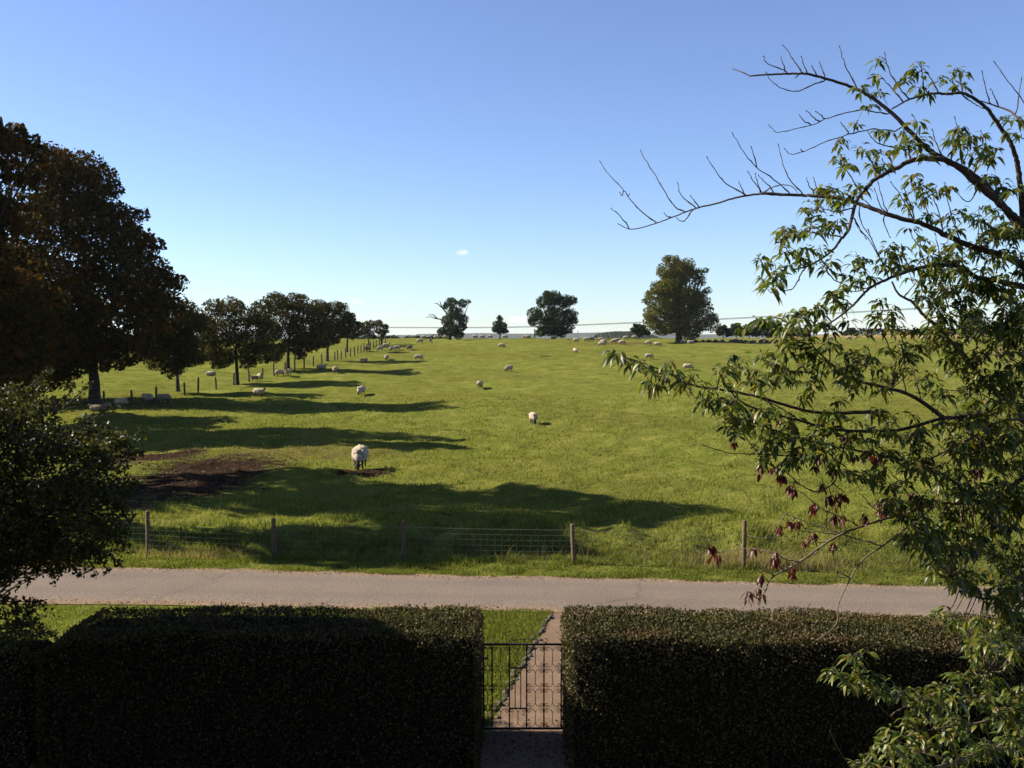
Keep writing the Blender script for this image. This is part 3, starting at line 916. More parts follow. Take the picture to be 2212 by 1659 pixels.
# fence along the tree row
fp = [(120, 893), (225, 881), (285, 876), (337, 872), (399, 855), (428, 848), (467, 841), (505, 832), (538, 825), (567, 818), (592, 812), (616, 804), (637, 800), (657, 797), (677, 791), (695, 786), (723, 778.5), (729.5, 777), (737, 776.5), (747, 773.5), (757, 770), (766, 768), (773, 765), (780, 763), (786, 761), (793, 758.5), (800, 756), (807, 753.5), (813, 751.5), (819, 749.5), (826, 747.5), (832, 746)]
root = empty('field_fence', gp(538, 825))
tag(root, 'old post and wire fence running up the field beside the row of trees', 'fence')
l0 = np.array(root.location)
prev = None; mb = MB(); lastd = 0
for q, (px, py) in enumerate(fp):
    p = gp(px, py)
    if p[1] < lastd + .4:
        dd = lastd + 1.2
        pp = P(px, py, dd); p = np.array([pp[0], dd, float(ground(pp[0], dd))])
    lastd = p[1]
    h = 1.15 + .1 * math.sin(q * 2.7)
    o = post_mesh(h, .075, 100 + q).build('post', M['oldpost'], root, True)
    o.location = p - l0
    o.rotation_euler = (.03 * math.sin(q * 1.3), .04 * math.sin(q * 2.9), 0)
    if prev is not None:
        for f in (.3, .65, .95):
            mb.tube([prev + [0, 0, f] - l0, p + [0, 0, f] - l0], .006, 3, cap=False)
    prev = p
mb.build('fence_wire', M['wire'], root)


# ------------------------------------------------------------------ hedges
def hedge(name, label, x0, x1, y0, y1, h, n, seed, topfun=None, splay=0.0):
    r = np.random.default_rng(seed)
    base = np.array([(x0 + x1) / 2, (y0 + y1) / 2, 0])
    def wob(p): return .014 * pnoise(p, .5, seed) + .018 * pnoise(p, 1.6, seed + 1)
    # leaves on the shell
    A_top = (x1 - x0) * (y1 - y0); A_f = (x1 - x0) * h; A_s = (y1 - y0) * h
    areas = np.array([A_top * 1.7, A_f, A_f * .5, A_s, A_s])
    cnt = (n * areas / areas.sum()).astype(int)
    pts, nrm = [], []
    for k_, m in enumerate(cnt):
        u, v = r.uniform(0, 1, m), r.uniform(0, 1, m)
        if k_ == 0: p = np.stack([x0 + (x1 - x0) * u, y0 + (y1 - y0) * v, np.full(m, h)], -1); nn = (0, 0, 1)
        elif k_ == 1: p = np.stack([x0 + (x1 - x0) * u, np.full(m, y0), h * v], -1); nn = (0, -1, 0)
        elif k_ == 2: p = np.stack([x0 + (x1 - x0) * u, np.full(m, y1), h * v], -1); nn = (0, 1, 0)
        elif k_ == 3: p = np.stack([np.full(m, x0), y0 + (y1 - y0) * u, h * v], -1); nn = (-1, 0, 0)
        else: p = np.stack([np.full(m, x1), y0 + (y1 - y0) * u, h * v], -1); nn = (1, 0, 0)
        pts.append(p); nrm.append(np.tile(np.array(nn, float), (m, 1)))
    p = np.vstack(pts); nn = np.vstack(nrm)
    # round the box edges
    c = np.array([(x0 + x1) / 2, (y0 + y1) / 2, h / 2]); hs = np.array([(x1 - x0) / 2, (y1 - y0) / 2, h / 2]); rr = .075
    q = p - c
    inner = np.clip(q, -(hs - rr), hs - rr)
    inner[:, 2] = np.where(q[:, 2] < 0, q[:, 2], inner[:, 2])
    dlt = q - inner
    ln = np.linalg.norm(dlt, axis=1, keepdims=True)
    p = c + inner + dlt / np.maximum(ln, 1e-6) * np.minimum(ln, rr)
    dep = np.abs(r.normal(0, .026, len(p))) * np.where(r.uniform(size=len(p)) < .5, 1, -.3)
    p = p - nn * dep[:, None] + nn * wob(p)[:, None] + r.normal(0, .012, p.shape)
    if topfun is not None:
        f = p[:, 2] / h
        p[:, 2] -= topfun(p[:, 0]) * f
    # sparse sprigs standing proud of the top
    k_ = r.choice(cnt[0], 160)
    sp = p[k_][:, None] + np.array([0, 0, 1.0]) * np.linspace(.005, .045, 5)[None, :, None] * r.uniform(.3, 1.3, 160)[:, None, None] + r.normal(0, .008, (160, 5, 3))
    p = np.vstack([p, sp.reshape(-1, 3)]); nn = np.vstack([nn, np.tile([0, 0, 1.0], (800, 1))])
    ax = unit(nn * .7 + rand_dirs(len(p), r) * .9 + np.array([0, 0, .25]))
    L = r.uniform(.020, .042, len(p))
    V, Q = leaf_quads(p, L, L * r.uniform(.45, .65, len(p)), ax, r)
    mb = MB()
    mb.add(V - base, Q, m=0)
    # core with the top profile
    e = .075
    xs = np.linspace(x0 + e, x1 - e, 40)
    td = topfun(xs) if topfun is not None else np.zeros(40)
    ring = []
    for x, d in zip(xs, td):
        ring.append([(x, y0 + e, 0), (x, y0 + e, h - e - .05 - d), (x, y0 + e + .08, h - e - d), (x, y1 - e - .08, h - e - d), (x, y1 - e, h - e - .05 - d), (x, y1 - e, 0)])
    CV = np.array(ring).reshape(-1, 3) - base
    CQ = [(a * 6 + b_, a * 6 + b_ + 1, a * 6 + 6 + b_ + 1, a * 6 + 6 + b_) for a in range(39) for b_ in range(5)]
    CQ += [(0, 5, 4, 1), (1, 4, 3, 2)] + [(39 * 6 + 0, 39 * 6 + 1, 39 * 6 + 4, 39 * 6 + 5), (39 * 6 + 1, 39 * 6 + 2, 39 * 6 + 3, 39 * 6 + 4)]
    mb.add(CV, CQ, m=1)
    o = mb.build(name, [M['leaf_hedge'], M['hedge_core']])
    o.location = base
    tag(o, label, 'hedge')
    return o


def top_left(x): return .16 * smooth(-4.85, -5.25, x) + .02 * np.sin(x * 2.3)
def top_right(x): return .02 * np.sin(x * 2.9 + 1) + .045 * np.exp(-((x - 2.25) / .16) ** 2) + .11 * smooth(1.2, 6, x)


hedge('garden_hedge', 'clipped dark hedge on the latch side of the iron gate, mostly in shade', -5.25, -.365, 9.95, 11.1, 1.5, 62000, 41, top_left)
hedge('garden_hedge', 'clipped hedge with sunlit flat top between the iron gate and the cherry tree', .625, 8.2, 9.95, 11.1, 1.5, 90000, 42, top_right)

hedge('low_hedge', 'lower flat-topped black hedge in the shaded corner under the garden tree', -9.4, -5.32, 9.9, 10.75, 1.33, 26000, 43)


# ------------------------------------------------------------------ wrought iron gate
GX0, GX1, GY, GZ0, GZ1 = -.345, .70, 10.97, .03, 1.09
root = empty('iron_gate', (GX0, GY, 0))
tag(root, 'black wrought iron garden gate with scrollwork between the two hedges', 'gate')
GW = GX1 - GX0
mb = MB()
for z in (GZ0 + .012, GZ1 - .012): mb.box((0, -.008, z - .012), (GW, .008, z + .012))
for x in (0, GW): mb.box((x - .011, -.010, GZ0 + .026), (x + .011, .010, GZ1 - .026))
mb.build('frame', M['iron'], root)
pan = GW / 5.0
bars = [pan * (.5 + k_) for k_ in range(5)]
for x in bars:
    MB().box((x - .0085, -.007, GZ0 + .026), (x + .0085, .007, GZ1 - .026)).build('bar', M['iron'], root)


def scroll(hgt, w, sides=(-1, 1)):
    """a stem that divides into curled ends at top and bottom"""
    mb = MB()
    r_ = .0042
    mb.tube([(0, 0, .06), (0, 0, hgt - .06)], r_ * 1.1, 5)
    hw = w * .5
    for sx in sides:
        for sz in (0, 1):
            R0 = min(.027, hw * .30)
            ccx, ccz = hw - R0 - .006, R0 + .004
            pts = [(0, .062)]
            for a in np.linspace(.15, 1, 7):
                th = a * math.pi / 2
                pts.append((ccx * (1 - math.cos(th)), .062 - (.062 - .004) * math.sin(th)))
            for th in np.linspace(0, 2.9 * math.pi, 20)[1:]:
                rad = R0 * (1 - .72 * th / (2.9 * math.pi))
                pts.append((ccx + rad * math.sin(th), ccz - rad * math.cos(th)))
            mb.tube([(sx * x, 0, (z if sz == 0 else hgt - z)) for x, z in pts], r_ * .85, 4)
    return mb


zrow = [(.058, .292), (.304, .536), (.548, .78), (.792, 1.052)]
proto = {}
for k_ in range(-1, 5):
    if k_ in (-1, 4):
        key = 'half'; sides = (1,) if k_ == 4 else (-1,)
    else:
        key = 'full'; sides = (-1, 1)
    for q, (z0, z1) in enumerate(zrow):
        if k_ == 2 - 0 and False: pass
        x = (bars[k_] + pan * .5) if 0 <= k_ < 4 else (pan * .25 if k_ == -1 else GW - pan * .25)
        w = pan if 0 <= k_ < 4 else pan * .5
        if k_ == 1 and q in (1, 2): continue
        kk = (w, q)
        if kk not in proto:
            proto[kk] = scroll(z1 - z0, w).build('scroll', M['iron'], root)
            o = proto[kk]
        else:
            o = proto[kk].copy(); COL.objects.link(o); o.parent = root
        o.location = (x, 0, z0)
mb = MB()
for z in (.29, .79): mb.box((bars[1], -.006, z - .007), (bars[2], .006, z + .007))
for f in (.33, .66):
    x = bars[1] + (bars[2] - bars[1]) * f
    mb.box((x - .006, -.005, .29), (x + .006, .005, .79))
mb.build('centre_panel', M['iron'], root)
mb = MB()
for k_ in (1, 2, 3):
    for sx in (-1, 1):
        x = GW * .2 + k_ * GW * .15
pts = [(GW * .2, 0, GZ1), (GW * .3, 0, GZ1 + .05), (GW * .42, 0, GZ1 + .085), (GW * .5, 0, GZ1 + .1), (GW * .58, 0, GZ1 + .085), (GW * .7, 0, GZ1 + .05), (GW * .8, 0, GZ1)]
for cx_, sx in ((GW * .32, 1), (GW * .46, -1), (GW * .56, 1), (GW * .72, -1)):
    c_ = []
    for th in np.linspace(0, 1.6 * math.pi, 12):
        rad = .03 * (1 - .45 * th / (1.6 * math.pi))
        c_.append((cx_ + sx * rad * math.cos(th), 0, GZ1 + .034 + rad * math.sin(th)))
    mb.tube(c_, .0042, 4)
mb.tube(catmull([(GW * .5, 0, GZ1 + .05), (GW * .62, 0, GZ1 + .045), (GW * .74, 0, GZ1)], 5), .0042, 4)
mb.tube(catmull([(GW * .5, 0, GZ1 + .05), (GW * .4, 0, GZ1 + .045), (GW * .26, 0, GZ1)], 5), .0042, 4)
mb.build('cresting', M['iron'], root)
MB().box((-.06, -.018, .90), (.055, -.011, .922)).tube([(.03, -.03, .911), (.03, -.01, .911)], .012, 6).build('latch', M['iron'], root)
b = np.array([GX0 - .035, GY, 0])
o = MB().box((-.018, -.018, -.3), (.018, .018, 1.14)).tube([(0, 0, 1.14), (0, 0, 1.16)], [.02, .008], 8).build('gate_post', M['iron'])
o.location = b
tag(o, 'thin black iron post that the gate latches to', 'gate post')

# fallen leaves by the gate
r = np.random.default_rng(19)
n = 420
x = r.normal(.35, .45, n); y = r.normal(10.55, .35, n)
k_ = (x > -.3) & (x < 1.0)
x, y = x[k_], y[k_]
ax = rand_dirs(len(x), r) * np.array([1, 1, .25])
V, Q = leaf_quads(np.stack([x, y, np.full(len(x), .018)], -1), r.uniform(.02, .05, len(x)), r.uniform(.015, .03, len(x)), ax, r)
tag(mesh_np('fallen_leaves', V, [Q], [M['fallen']]), 'scatter of fallen brown leaves on the path below the gate', 'fallen leaves', kind='stuff')


# ------------------------------------------------------------------ sheep
def skin_body(name, verts, edges, rad):
    me = bpy.data.meshes.new(name)
    me.from_pydata(verts, edges, [])
    o = bpy.data.objects.new(name, me)
    COL.objects.link(o)
    md = o.modifiers.new('skin', 'SKIN')
    md.use_smooth_shade = True
    for v, rr in zip(me.skin_vertices[0].data, rad):
        v.radius = (rr, rr)
    me.skin_vertices[0].data[0].use_root = True
    s = o.modifiers.new('sub', 'SUBSURF'); s.levels = 1; s.render_levels = 1
    dg = bpy.context.evaluated_depsgraph_get()
    m2 = bpy.data.meshes.new_from_object(o.evaluated_get(dg))
    bpy.data.objects.remove(o)
    m2.name = name
    m2.materials.clear(); m2.materials.append(M['sheepskin'])
    return m2


def sheep_body(pose):
    z = .50 if pose != 'lying' else .24
    V = [(-.34, 0, z), (0, 0, z - .02), (.30, 0, z)]
    R = [.17, .20, .17]
    E = [(0, 1), (1, 2)]
    def add(p, rr, fr):
        V.append(p); R.append(rr); E.append((fr, len(V) - 1)); return len(V) - 1
    if pose == 'grazing':
        a = add((.46, 0, z - .06), .105, 2); b_ = add((.57, 0, z - .22), .075, a); c_ = add((.62, 0, z - .33), .072, b_); add((.67, 0, z - .45), .042, c_)
        hd = c_; ez = (.60, z - .30)
    else:
        a = add((.45, 0, z + .12), .105, 2); b_ = add((.53, 0, z + .27), .08, a); c_ = add((.60, 0, z + .30), .072, b_); add((.72, 0, z + .24), .042, c_)
        hd = b_; ez = (.54, z + .31)
    for s in (-1, 1):
        e = add((ez[0] - .02, s * .09, ez[1] + .02), .022, hd); add((ez[0] - .05, s * .16, ez[1]), .012, e)
        if pose == 'lying':
            k_ = add((-.22, s * .17, .10), .06, 0); k2 = add((.0, s * .22, .05), .035, k_); add((.10, s * .22, .03), .028, k2)
            k_ = add((.32, s * .14, .10), .055, 2); k2 = add((.46, s * .14, .05), .032, k_); add((.36, s * .14, .03), .026, k2)
        else:
            h1 = add((-.33, s * .13, .36), .075, 0); h2 = add((-.40, s * .13, .22), .036, h1); h3 = add((-.37, s * .13, .07), .028, h2); add((-.355, s * .13, .015), .032, h3)
            f1 = add((.28, s * .12, .34), .065, 2); f2 = add((.285, s * .12, .19), .036, f1); f3 = add((.275, s * .12, .07), .027, f2); add((.29, s * .12, .015), .031, f3)
    return skin_body('sheep', V, E, R)


def fleece_mesh(pose, seed):
    r = np.random.default_rng(seed)
    z = .52 if pose != 'lying' else .27
    n, m_ = 28, 18
    V = []
    for i in range(m_ + 1):
        th = math.pi * i / m_
        for j in range(n):
            ph = 2 * math.pi * j / n
            d = np.array([math.cos(th), math.sin(th) * math.cos(ph), math.sin(th) * math.sin(ph)])
            V.append(d)
    D = np.array(V)
    s = np.sign(D)
    sup = s * np.abs(D) ** .82
    p = sup * np.array([.55, .265, .25])
    # broader rump, deep chest, shallower belly toward the flank
    p[:, 1] *= 1.0 - .10 * p[:, 0]
    p[:, 2] += -.03 * np.where(p[:, 2] < 0, 1, 0) * (p[:, 0] > .1) + .02 * (p[:, 0] < -.2)
    nz = pnoise(p, .16, seed) * .022 + pnoise(p, .07, seed + 1) * .014
    p = p * (1 + nz[:, None] / .25)
    p[:, 2] += z; p[:, 0] -= .03
    Q = [(i * n + j, i * n + (j + 1) % n, (i + 1) * n + (j + 1) % n, (i + 1) * n + j) for i in range(m_) for j in range(n)]
    # neck wool
    if pose == 'grazing': nb, ne = (.40, 0, z - .02), (.56, 0, z - .20)
    else: nb, ne = (.36, 0, z + .05), (.53, 0, z + .26)
    mb = MB(); mb.add(p, Q)
    u = np.linspace(0, 1, 6)[:, None]
    pts = np.array(nb) * (1 - u) + np.array(ne) * u
    mb.tube(pts, [.13, .155, .145, .125, .105, .07], 10)
    # stub tail
    mb.tube([(-.56, 0, z + .08), (-.60, 0, z - .02), (-.60, 0, z - .14)], [.04, .04, .02], 6)
    return mb


FL = {}
BODY = {}
for pose in ('grazing', 'standing', 'lying'):
    BODY[pose] = sheep_body(pose)
    for wname in ('wool', 'wool_dark'):
        o = fleece_mesh(pose, 5).build('fleece', M[wname], None, True)
        FL[pose, wname] = o.data
        bpy.data.objects.remove(o)
SHEEP_N = 0


def sheep(px, py, head, pose, label, wool='wool', scale=1.0, group='sheep in the field'):
    """head: compass of the nose in the picture plane, degrees, 0 = to the right, 90 = away, 270 = toward the camera"""
    p = gp(px, py)
    o = bpy.data.objects.new('sheep', BODY[pose])
    COL.objects.link(o)
    f = bpy.data.objects.new('fleece', FL[pose, wool])
    COL.objects.link(f); f.parent = o
    o.location = p
    o.rotation_euler = (0, 0, math.radians(head))
    k_ = scale * (.90 if p[1] > 45 else 1.0)
    o.scale = (k_, k_, k_)
    tag(o, label, 'sheep', group)


S = sheep
S(778, 1012, 272, 'grazing', 'nearest white sheep, facing the lane with its dark head down on the bare patch', scale=1.12)
S(1152, 916, 276, 'grazing', 'white sheep grazing alone in the open middle of the field, dark face to the lane', scale=1.0)
S(780, 855, 258, 'grazing', 'bright sheep with dark nose down, just above the long tree shadow', scale=1.1)
S(560, 858, 345, 'standing', 'cream sheep side-on between two tree shadows, ahead of the trunks', scale=.95)
S(1037, 839, 75, 'grazing', 'sheep grazing tail toward the lane, in sunny grass above the lone white one')
S(1099, 803, 225, 'grazing', 'pale sheep on open grass directly below the smallest conical tree')
S(1243, 763, 290, 'grazing', 'small round sheep below the cluster on the brown patch')
S(1084, 752, 0, 'grazing', 'sheep with dark head to the side, high on the slope under the conical tree')
S(1402, 776, 0, 'grazing', 'long-backed sheep side-on below the olive-topped tree')
S(1486, 800, 350, 'grazing', 'white sheep peeping above the longest leafy cherry branch')
# brown patch on the crest
Gc = 'sheep gathered on the crest'
S(1245, 740, 350, 'standing', 'tan sheep at the end of the brown crest patch nearest the oak', group=Gc)
S(1267, 738, 10, 'grazing', 'white sheep grazing along the far edge of the brown crest patch', group=Gc)
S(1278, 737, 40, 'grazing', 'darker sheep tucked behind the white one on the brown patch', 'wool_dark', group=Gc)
S(1299, 738, 20, 'standing', 'sheep at the back of the small knot on the brown patch', group=Gc)
S(1304, 743, 340, 'grazing', 'middle sheep of the small knot on the brown patch', group=Gc)
S(1300, 748, 350, 'grazing', 'front sheep of the small knot, nose to the grass', group=Gc)
S(1326, 742, 190, 'grazing', 'white sheep grazing beside a partner at the end of the brown patch', group=Gc)
S(1334, 739, 20, 'standing', 'sheep standing just behind a grazing pair below the low green tree', group=Gc)
S(1344, 745, 350, 'grazing', 'front white sheep of the grazing pair below the low green tree', group=Gc)
S(1352, 734, 180, 'grazing', 'small sheep on the skyline next to the low green tree', group=Gc)
S(1371, 733.5, 0, 'grazing', 'tiny sheep under the low green tree', group=Gc)
S(1401, 746, 180, 'grazing', 'sheep side-on in the shade edge below the olive-topped tree', group=Gc)
S(1421, 749, 350, 'grazing', 'second sheep following another below the olive-topped tree', group=Gc)
S(1476, 741, 350, 'lying', 'pale sheep resting at the foot of the olive-topped trunk', group=Gc)
S(1492, 742, 10, 'lying', 'sheep resting beside the first stones of the tumbled wall', group=Gc)
S(1195, 732, 0, 'grazing', 'sheep on the skyline under the rounded oak', group=Gc)
S(1141, 732, 190, 'grazing', 'sheep on the skyline close to the wooden pole', group=Gc)
S(1135.5, 732, 10, 'grazing', 'sheep on the skyline just behind its neighbour by the pole', group=Gc)
S(1091, 732, 0, 'grazing', 'sheep on the skyline on the shade side of the conical tree', group=Gc)
S(1058, 732, 180, 'grazing', 'skyline sheep standing clear of the conical tree, towards the ragged one', group=Gc)
S(1041, 732, 0, 'grazing', 'skyline sheep midway between the ragged and conical trees', group=Gc)
S(1026, 732, 0, 'grazing', 'skyline sheep nearest the ragged tree, on its shade side', group=Gc)
S(984, 732, 180, 'standing', 'sheep at the foot of the ragged tree', group=Gc)
S(962, 733, 0, 'grazing', 'skyline sheep beneath the bare branch', group=Gc)
S(943, 733, 0, 'grazing', 'tiny skyline sheep just past the end of the bare branch', group=Gc)
S(914, 733, 180, 'grazing', 'tiny skyline sheep between the tree row and the bare branch', group=Gc)
# near the end of the row
Gr = 'sheep near the row of trees'
S(907, 741.5, 200, 'grazing', 'sheep high on the slope, first of two below the skyline hedge', group=Gr)
S(930, 740.5, 250, 'standing', 'sheep high on the slope, second of two below the skyline hedge', group=Gr)
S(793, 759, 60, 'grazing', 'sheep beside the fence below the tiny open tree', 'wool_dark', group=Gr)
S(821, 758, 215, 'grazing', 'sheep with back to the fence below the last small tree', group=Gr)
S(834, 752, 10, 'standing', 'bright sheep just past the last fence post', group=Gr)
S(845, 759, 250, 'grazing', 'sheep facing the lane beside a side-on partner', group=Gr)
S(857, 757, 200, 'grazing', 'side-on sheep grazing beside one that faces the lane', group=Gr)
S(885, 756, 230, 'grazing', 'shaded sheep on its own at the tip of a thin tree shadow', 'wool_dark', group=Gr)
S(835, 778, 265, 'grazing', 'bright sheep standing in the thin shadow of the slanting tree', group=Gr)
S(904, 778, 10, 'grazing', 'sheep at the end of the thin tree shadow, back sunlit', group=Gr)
S(786, 783, 330, 'lying', 'darker sheep lying in the thin tree shadow', 'wool_dark', group=Gr)
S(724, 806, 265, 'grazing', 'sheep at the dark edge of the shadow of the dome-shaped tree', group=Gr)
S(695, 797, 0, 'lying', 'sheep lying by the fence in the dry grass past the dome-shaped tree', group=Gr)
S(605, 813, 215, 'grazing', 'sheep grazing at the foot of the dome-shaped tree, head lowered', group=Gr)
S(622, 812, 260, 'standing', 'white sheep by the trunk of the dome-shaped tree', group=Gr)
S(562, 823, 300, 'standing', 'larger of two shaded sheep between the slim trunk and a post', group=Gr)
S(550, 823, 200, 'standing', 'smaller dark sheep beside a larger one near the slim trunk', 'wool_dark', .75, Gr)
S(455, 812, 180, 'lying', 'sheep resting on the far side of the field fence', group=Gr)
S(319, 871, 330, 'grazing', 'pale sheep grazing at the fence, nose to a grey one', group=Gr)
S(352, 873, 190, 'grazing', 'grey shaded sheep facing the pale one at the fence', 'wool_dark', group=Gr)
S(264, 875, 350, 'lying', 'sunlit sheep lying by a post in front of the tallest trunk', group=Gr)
S(236, 892, 200, 'grazing', 'dim grey sheep in shade below the tallest trunk', 'wool_dark', group=Gr)  # the shade on this one is put into the wool colour
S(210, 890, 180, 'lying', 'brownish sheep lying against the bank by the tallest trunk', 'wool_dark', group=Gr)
# far right
Gf = 'sheep on the far right of the field'
S(1647, 736, 180, 'lying', 'tiny sheep below the hedgerow bushes', group=Gf)
S(1794, 736, 20, 'grazing', 'tiny sheep seen between the cherry leaves, below the dry slope', group=Gf)
S(1834, 735, 10, 'grazing', 'tiny sheep under the lone rounded bush', group=Gf)
S(1995, 735, 180, 'grazing', 'first of two distant sheep touching nose to tail', group=Gf)
S(2006, 734.5, 180, 'standing', 'second of two distant sheep, head raised', group=Gf)


# ------------------------------------------------------------------ small garden tree on the left (overhangs the view)
def garden_tree():
    r = np.random.default_rng(91)
    d0 = 9.1
    base = np.array([-6.6, 9.3, 0.0])
    root = empty('garden_tree', base)
    tag(root, 'leafy garden tree hanging over the hedge end, nearest the viewer', 'tree')
    LB = [(0, 880, 60), (60, 900, 50), (130, 950, 50), (190, 975, 42), (240, 965, 32), (268, 950, 16), (60, 1000, 80), (170, 1045, 55), (205, 1115, 45), (100, 1110, 80), (195, 1170, 36), (20, 1160, 70), (120, 1185, 42),
          (30, 840, 30), (215, 1010, 36), (222, 1060, 40), (232, 1140, 36), (212, 1195, 30), (60, 1212, 32), (150, 1208, 26), (0, 1228, 36), (40, 1222, 28), (-50, 1240, 55), (-60, 920, 80), (-100, 1050, 120), (-130, 1180, 110), (-220, 950, 120), (-260, 1100, 130), (-180, 820, 80)]
    lob = lobes_px(LB, d0, .75, 92, 3)
    n = 72000
    w = lob[:, 3] ** 2.2
    i = r.choice(len(lob), n, p=w / w.sum())
    c = lob[i, :3] + rand_dirs(n, r) * (lob[i, 3] * r.uniform(0, 1, n) ** .45)[:, None]
    g = pnoise(c, .22, 93) + .6 * pnoise(c, .09, 94)
    c = c[g > -.75]
    # hanging / reaching sprays: (polyline px, depth)
    mb = MB()
    sprays = [[(120, 1190), (150, 1215), (165, 1235), (170, 1248)], [(190, 1190), (215, 1210), (228, 1224), (236, 1240)], [(190, 1190), (200, 1225), (205, 1245)], [(60, 1200), (75, 1230), (80, 1250)], [(60, 1190), (100, 1225), (118, 1262)],
              [(20, 1210), (30, 1240), (40, 1262)], [(0, 1220), (8, 1250), (5, 1275)], [(210, 980), (250, 962), (285, 945), (305, 930)], [(190, 1010), (240, 990), (275, 975)], [(180, 940), (215, 925), (240, 922)], [(230, 1100), (255, 1085), (275, 1100)],
              [(-30, 1400), (20, 1340), (55, 1310), (78, 1290)], [(-20, 1400), (30, 1360), (80, 1340), (112, 1318)], [(-30, 1390), (0, 1320), (15, 1290), (22, 1268)], [(-10, 1420), (40, 1390), (90, 1368), (120, 1372)], [(20, 1360), (60, 1330), (70, 1312)], [(-20, 1330), (40, 1318), (98, 1296)],
              [(-40, 1370), (10, 1350), (50, 1352)], [(50, 860), (80, 840), (100, 830)], [(200, 905), (235, 880), (255, 872)], [(150, 870), (180, 842), (200, 832)], [(240, 1050), (275, 1040), (298, 1048)], [(235, 1160), (262, 1170), (280, 1185)], [(60, 840), (90, 812), (112, 800)], [(250, 990), (285, 985), (312, 972)], [(225, 1110), (258, 1128), (276, 1150)], [(120, 880), (150, 850), (158, 828)], [(220, 1195), (245, 1205), (262, 1222)], [(0, 1300), (60, 1300), (104, 1306)], [(-20, 1350), (50, 1362), (110, 1352)], [(0, 1335), (60, 1345), (100, 1358)], [(-10, 1285), (30, 1305), (70, 1322)], [(-20, 1380), (30, 1372), (60, 1366)], [(-20, 1345), (25, 1322), (62, 1330)], [(0, 1390), (50, 1350), (88, 1342)], [(-20, 1300), (10, 1290), (40, 1300)], [(30, 1350), (60, 1345), (92, 1330)], [(-20, 1362), (20, 1352), (48, 1335)], [(90, 1195), (130, 1225), (145, 1232)], [(150, 1180), (180, 1218), (186, 1238)], [(100, 1215), (130, 1228), (122, 1246)], [(10, 1225), (55, 1240), (62, 1262)]]
    ex, exd = [], []
    for q, s in enumerate(sprays):
        d = d0 + r.uniform(-.35, .25)
        pl = catmull([P(x, y, d + .06 * k_) for k_, (x, y) in enumerate(s)], 6)
        mb.tube(pl - base, np.linspace(.006, .002, len(pl)), 4)
        u = r.uniform(.15, 1, 46)
        pts = np.stack([np.interp(u * (len(pl) - 1), np.arange(len(pl)), pl[:, a]) for a in range(3)], -1)
        ex.append(pts + r.normal(0, .022, pts.shape))
    ex = np.vstack(ex)
    ax = np.vstack([rand_dirs(len(c), r) + [0, 0, -.5], rand_dirs(len(ex), r) + [0, 0, -.4]])
    c = np.vstack([c, ex])
    L = np.concatenate([r.uniform(.028, .055, len(c) - len(ex)), r.uniform(.03, .055, len(ex))])
    V, Q = leaf_quads(c, L, L * r.uniform(.5, .8, len(c)), unit(ax), r)
    mesh_np('crown', V - base, [Q], [M['leaf_garden']], parent=root)
    tp = catmull([base, base + [.1, 0, .8], base + [.0, -.05, 1.6], base + [.15, 0, 2.6], base + [.3, .1, 3.8]], 5)
    mb.tube(tp - base, np.interp(np.linspace(0, 1, len(tp)), [0, .1, .5, 1], [.13, .10, .07, .015]), 9)
    for k_ in range(0, len(lob), 2):
        s = tp[r.integers(6, len(tp) - 2)]
        e = lob[k_, :3]
        m_ = (s + e) / 2 + np.array([0, 0, .15]) + r.normal(0, .05, 3)
        bp = catmull([s, m_, e], 6)
        mb.tube(bp - base, np.linspace(.028, .005, len(bp)), 5)
        for _ in range(2):
            mb.tube(catmull([bp[6], (bp[6] + e) / 2 + r.normal(0, .08, 3), e + rand_dirs(1, r)[0] * lob[k_, 3]], 4) - base, np.linspace(.008, .002, 9), 4)
    mb.build('trunk', M['bark_dark'], root, True)


garden_tree()
# trees outside the frame: three shadow the pasture, one added to shade the hedge
def shade_trees():
    for q, (x, y, h, rad, seed, lab) in enumerate(((-25.4, 33.0, 16.4, 5.0, 121, 'broad roadside tree out beyond the garden tree, shading the pasture behind the fence'), (-22.8, 29.7, 19.6, 4.2, 122, 'tall roadside tree whose pointed shadow reaches furthest across the pasture'),
        (-21.5, 24.6, 16.0, 2.7, 124, 'slim roadside tree whose dappled shade falls on the ditch'), (-12.6, 11.5, 9.0, 2.9, 123, 'bushy tree outside the frame, added to shade the garden hedge'))):
        r = np.random.default_rng(seed)
        b_ = np.array([x, y, float(ground(x, y))])
        L = []
        for _ in range(46 if q == 3 else 27):
            dr = rand_dirs(1, r)[0]
            dr[2] = abs(dr[2]) * 1.1 - .45
            L.append((x + dr[0] * rad * .8, y + dr[1] * rad * .75, h - rad * 1.05 + dr[2] * rad * .95, rad * r.uniform(.24, .4)))
        tree('roadside_tree', lab, 'tree', b_, np.array(L), M['leaf_autumn'], M['bark_dark'], (9500, 9500, 4500, 18000)[q], .36, .4, seed, gap=.2 if q == 3 else .6)


shade_trees()


# ------------------------------------------------------------------ the cherry tree
def zb(l): return [(1622.2 + .2667 * x, 73.7 + .2667 * y) for x, y in l]
def za(l): return [(1253.5 + .2667 * x, 73.7 + .2667 * y) for x, y in l]
def zc(l): return [(1548 + .3 * x, 479 + .3 * y) for x, y in l]
def zd(l): return [(1474.7 + .3333 * x, 884.8 + .3333 * y) for x, y in l]
def ze(l): return [(1622.2 + .2667 * x, 1253.5 + .2667 * y) for x, y in l]


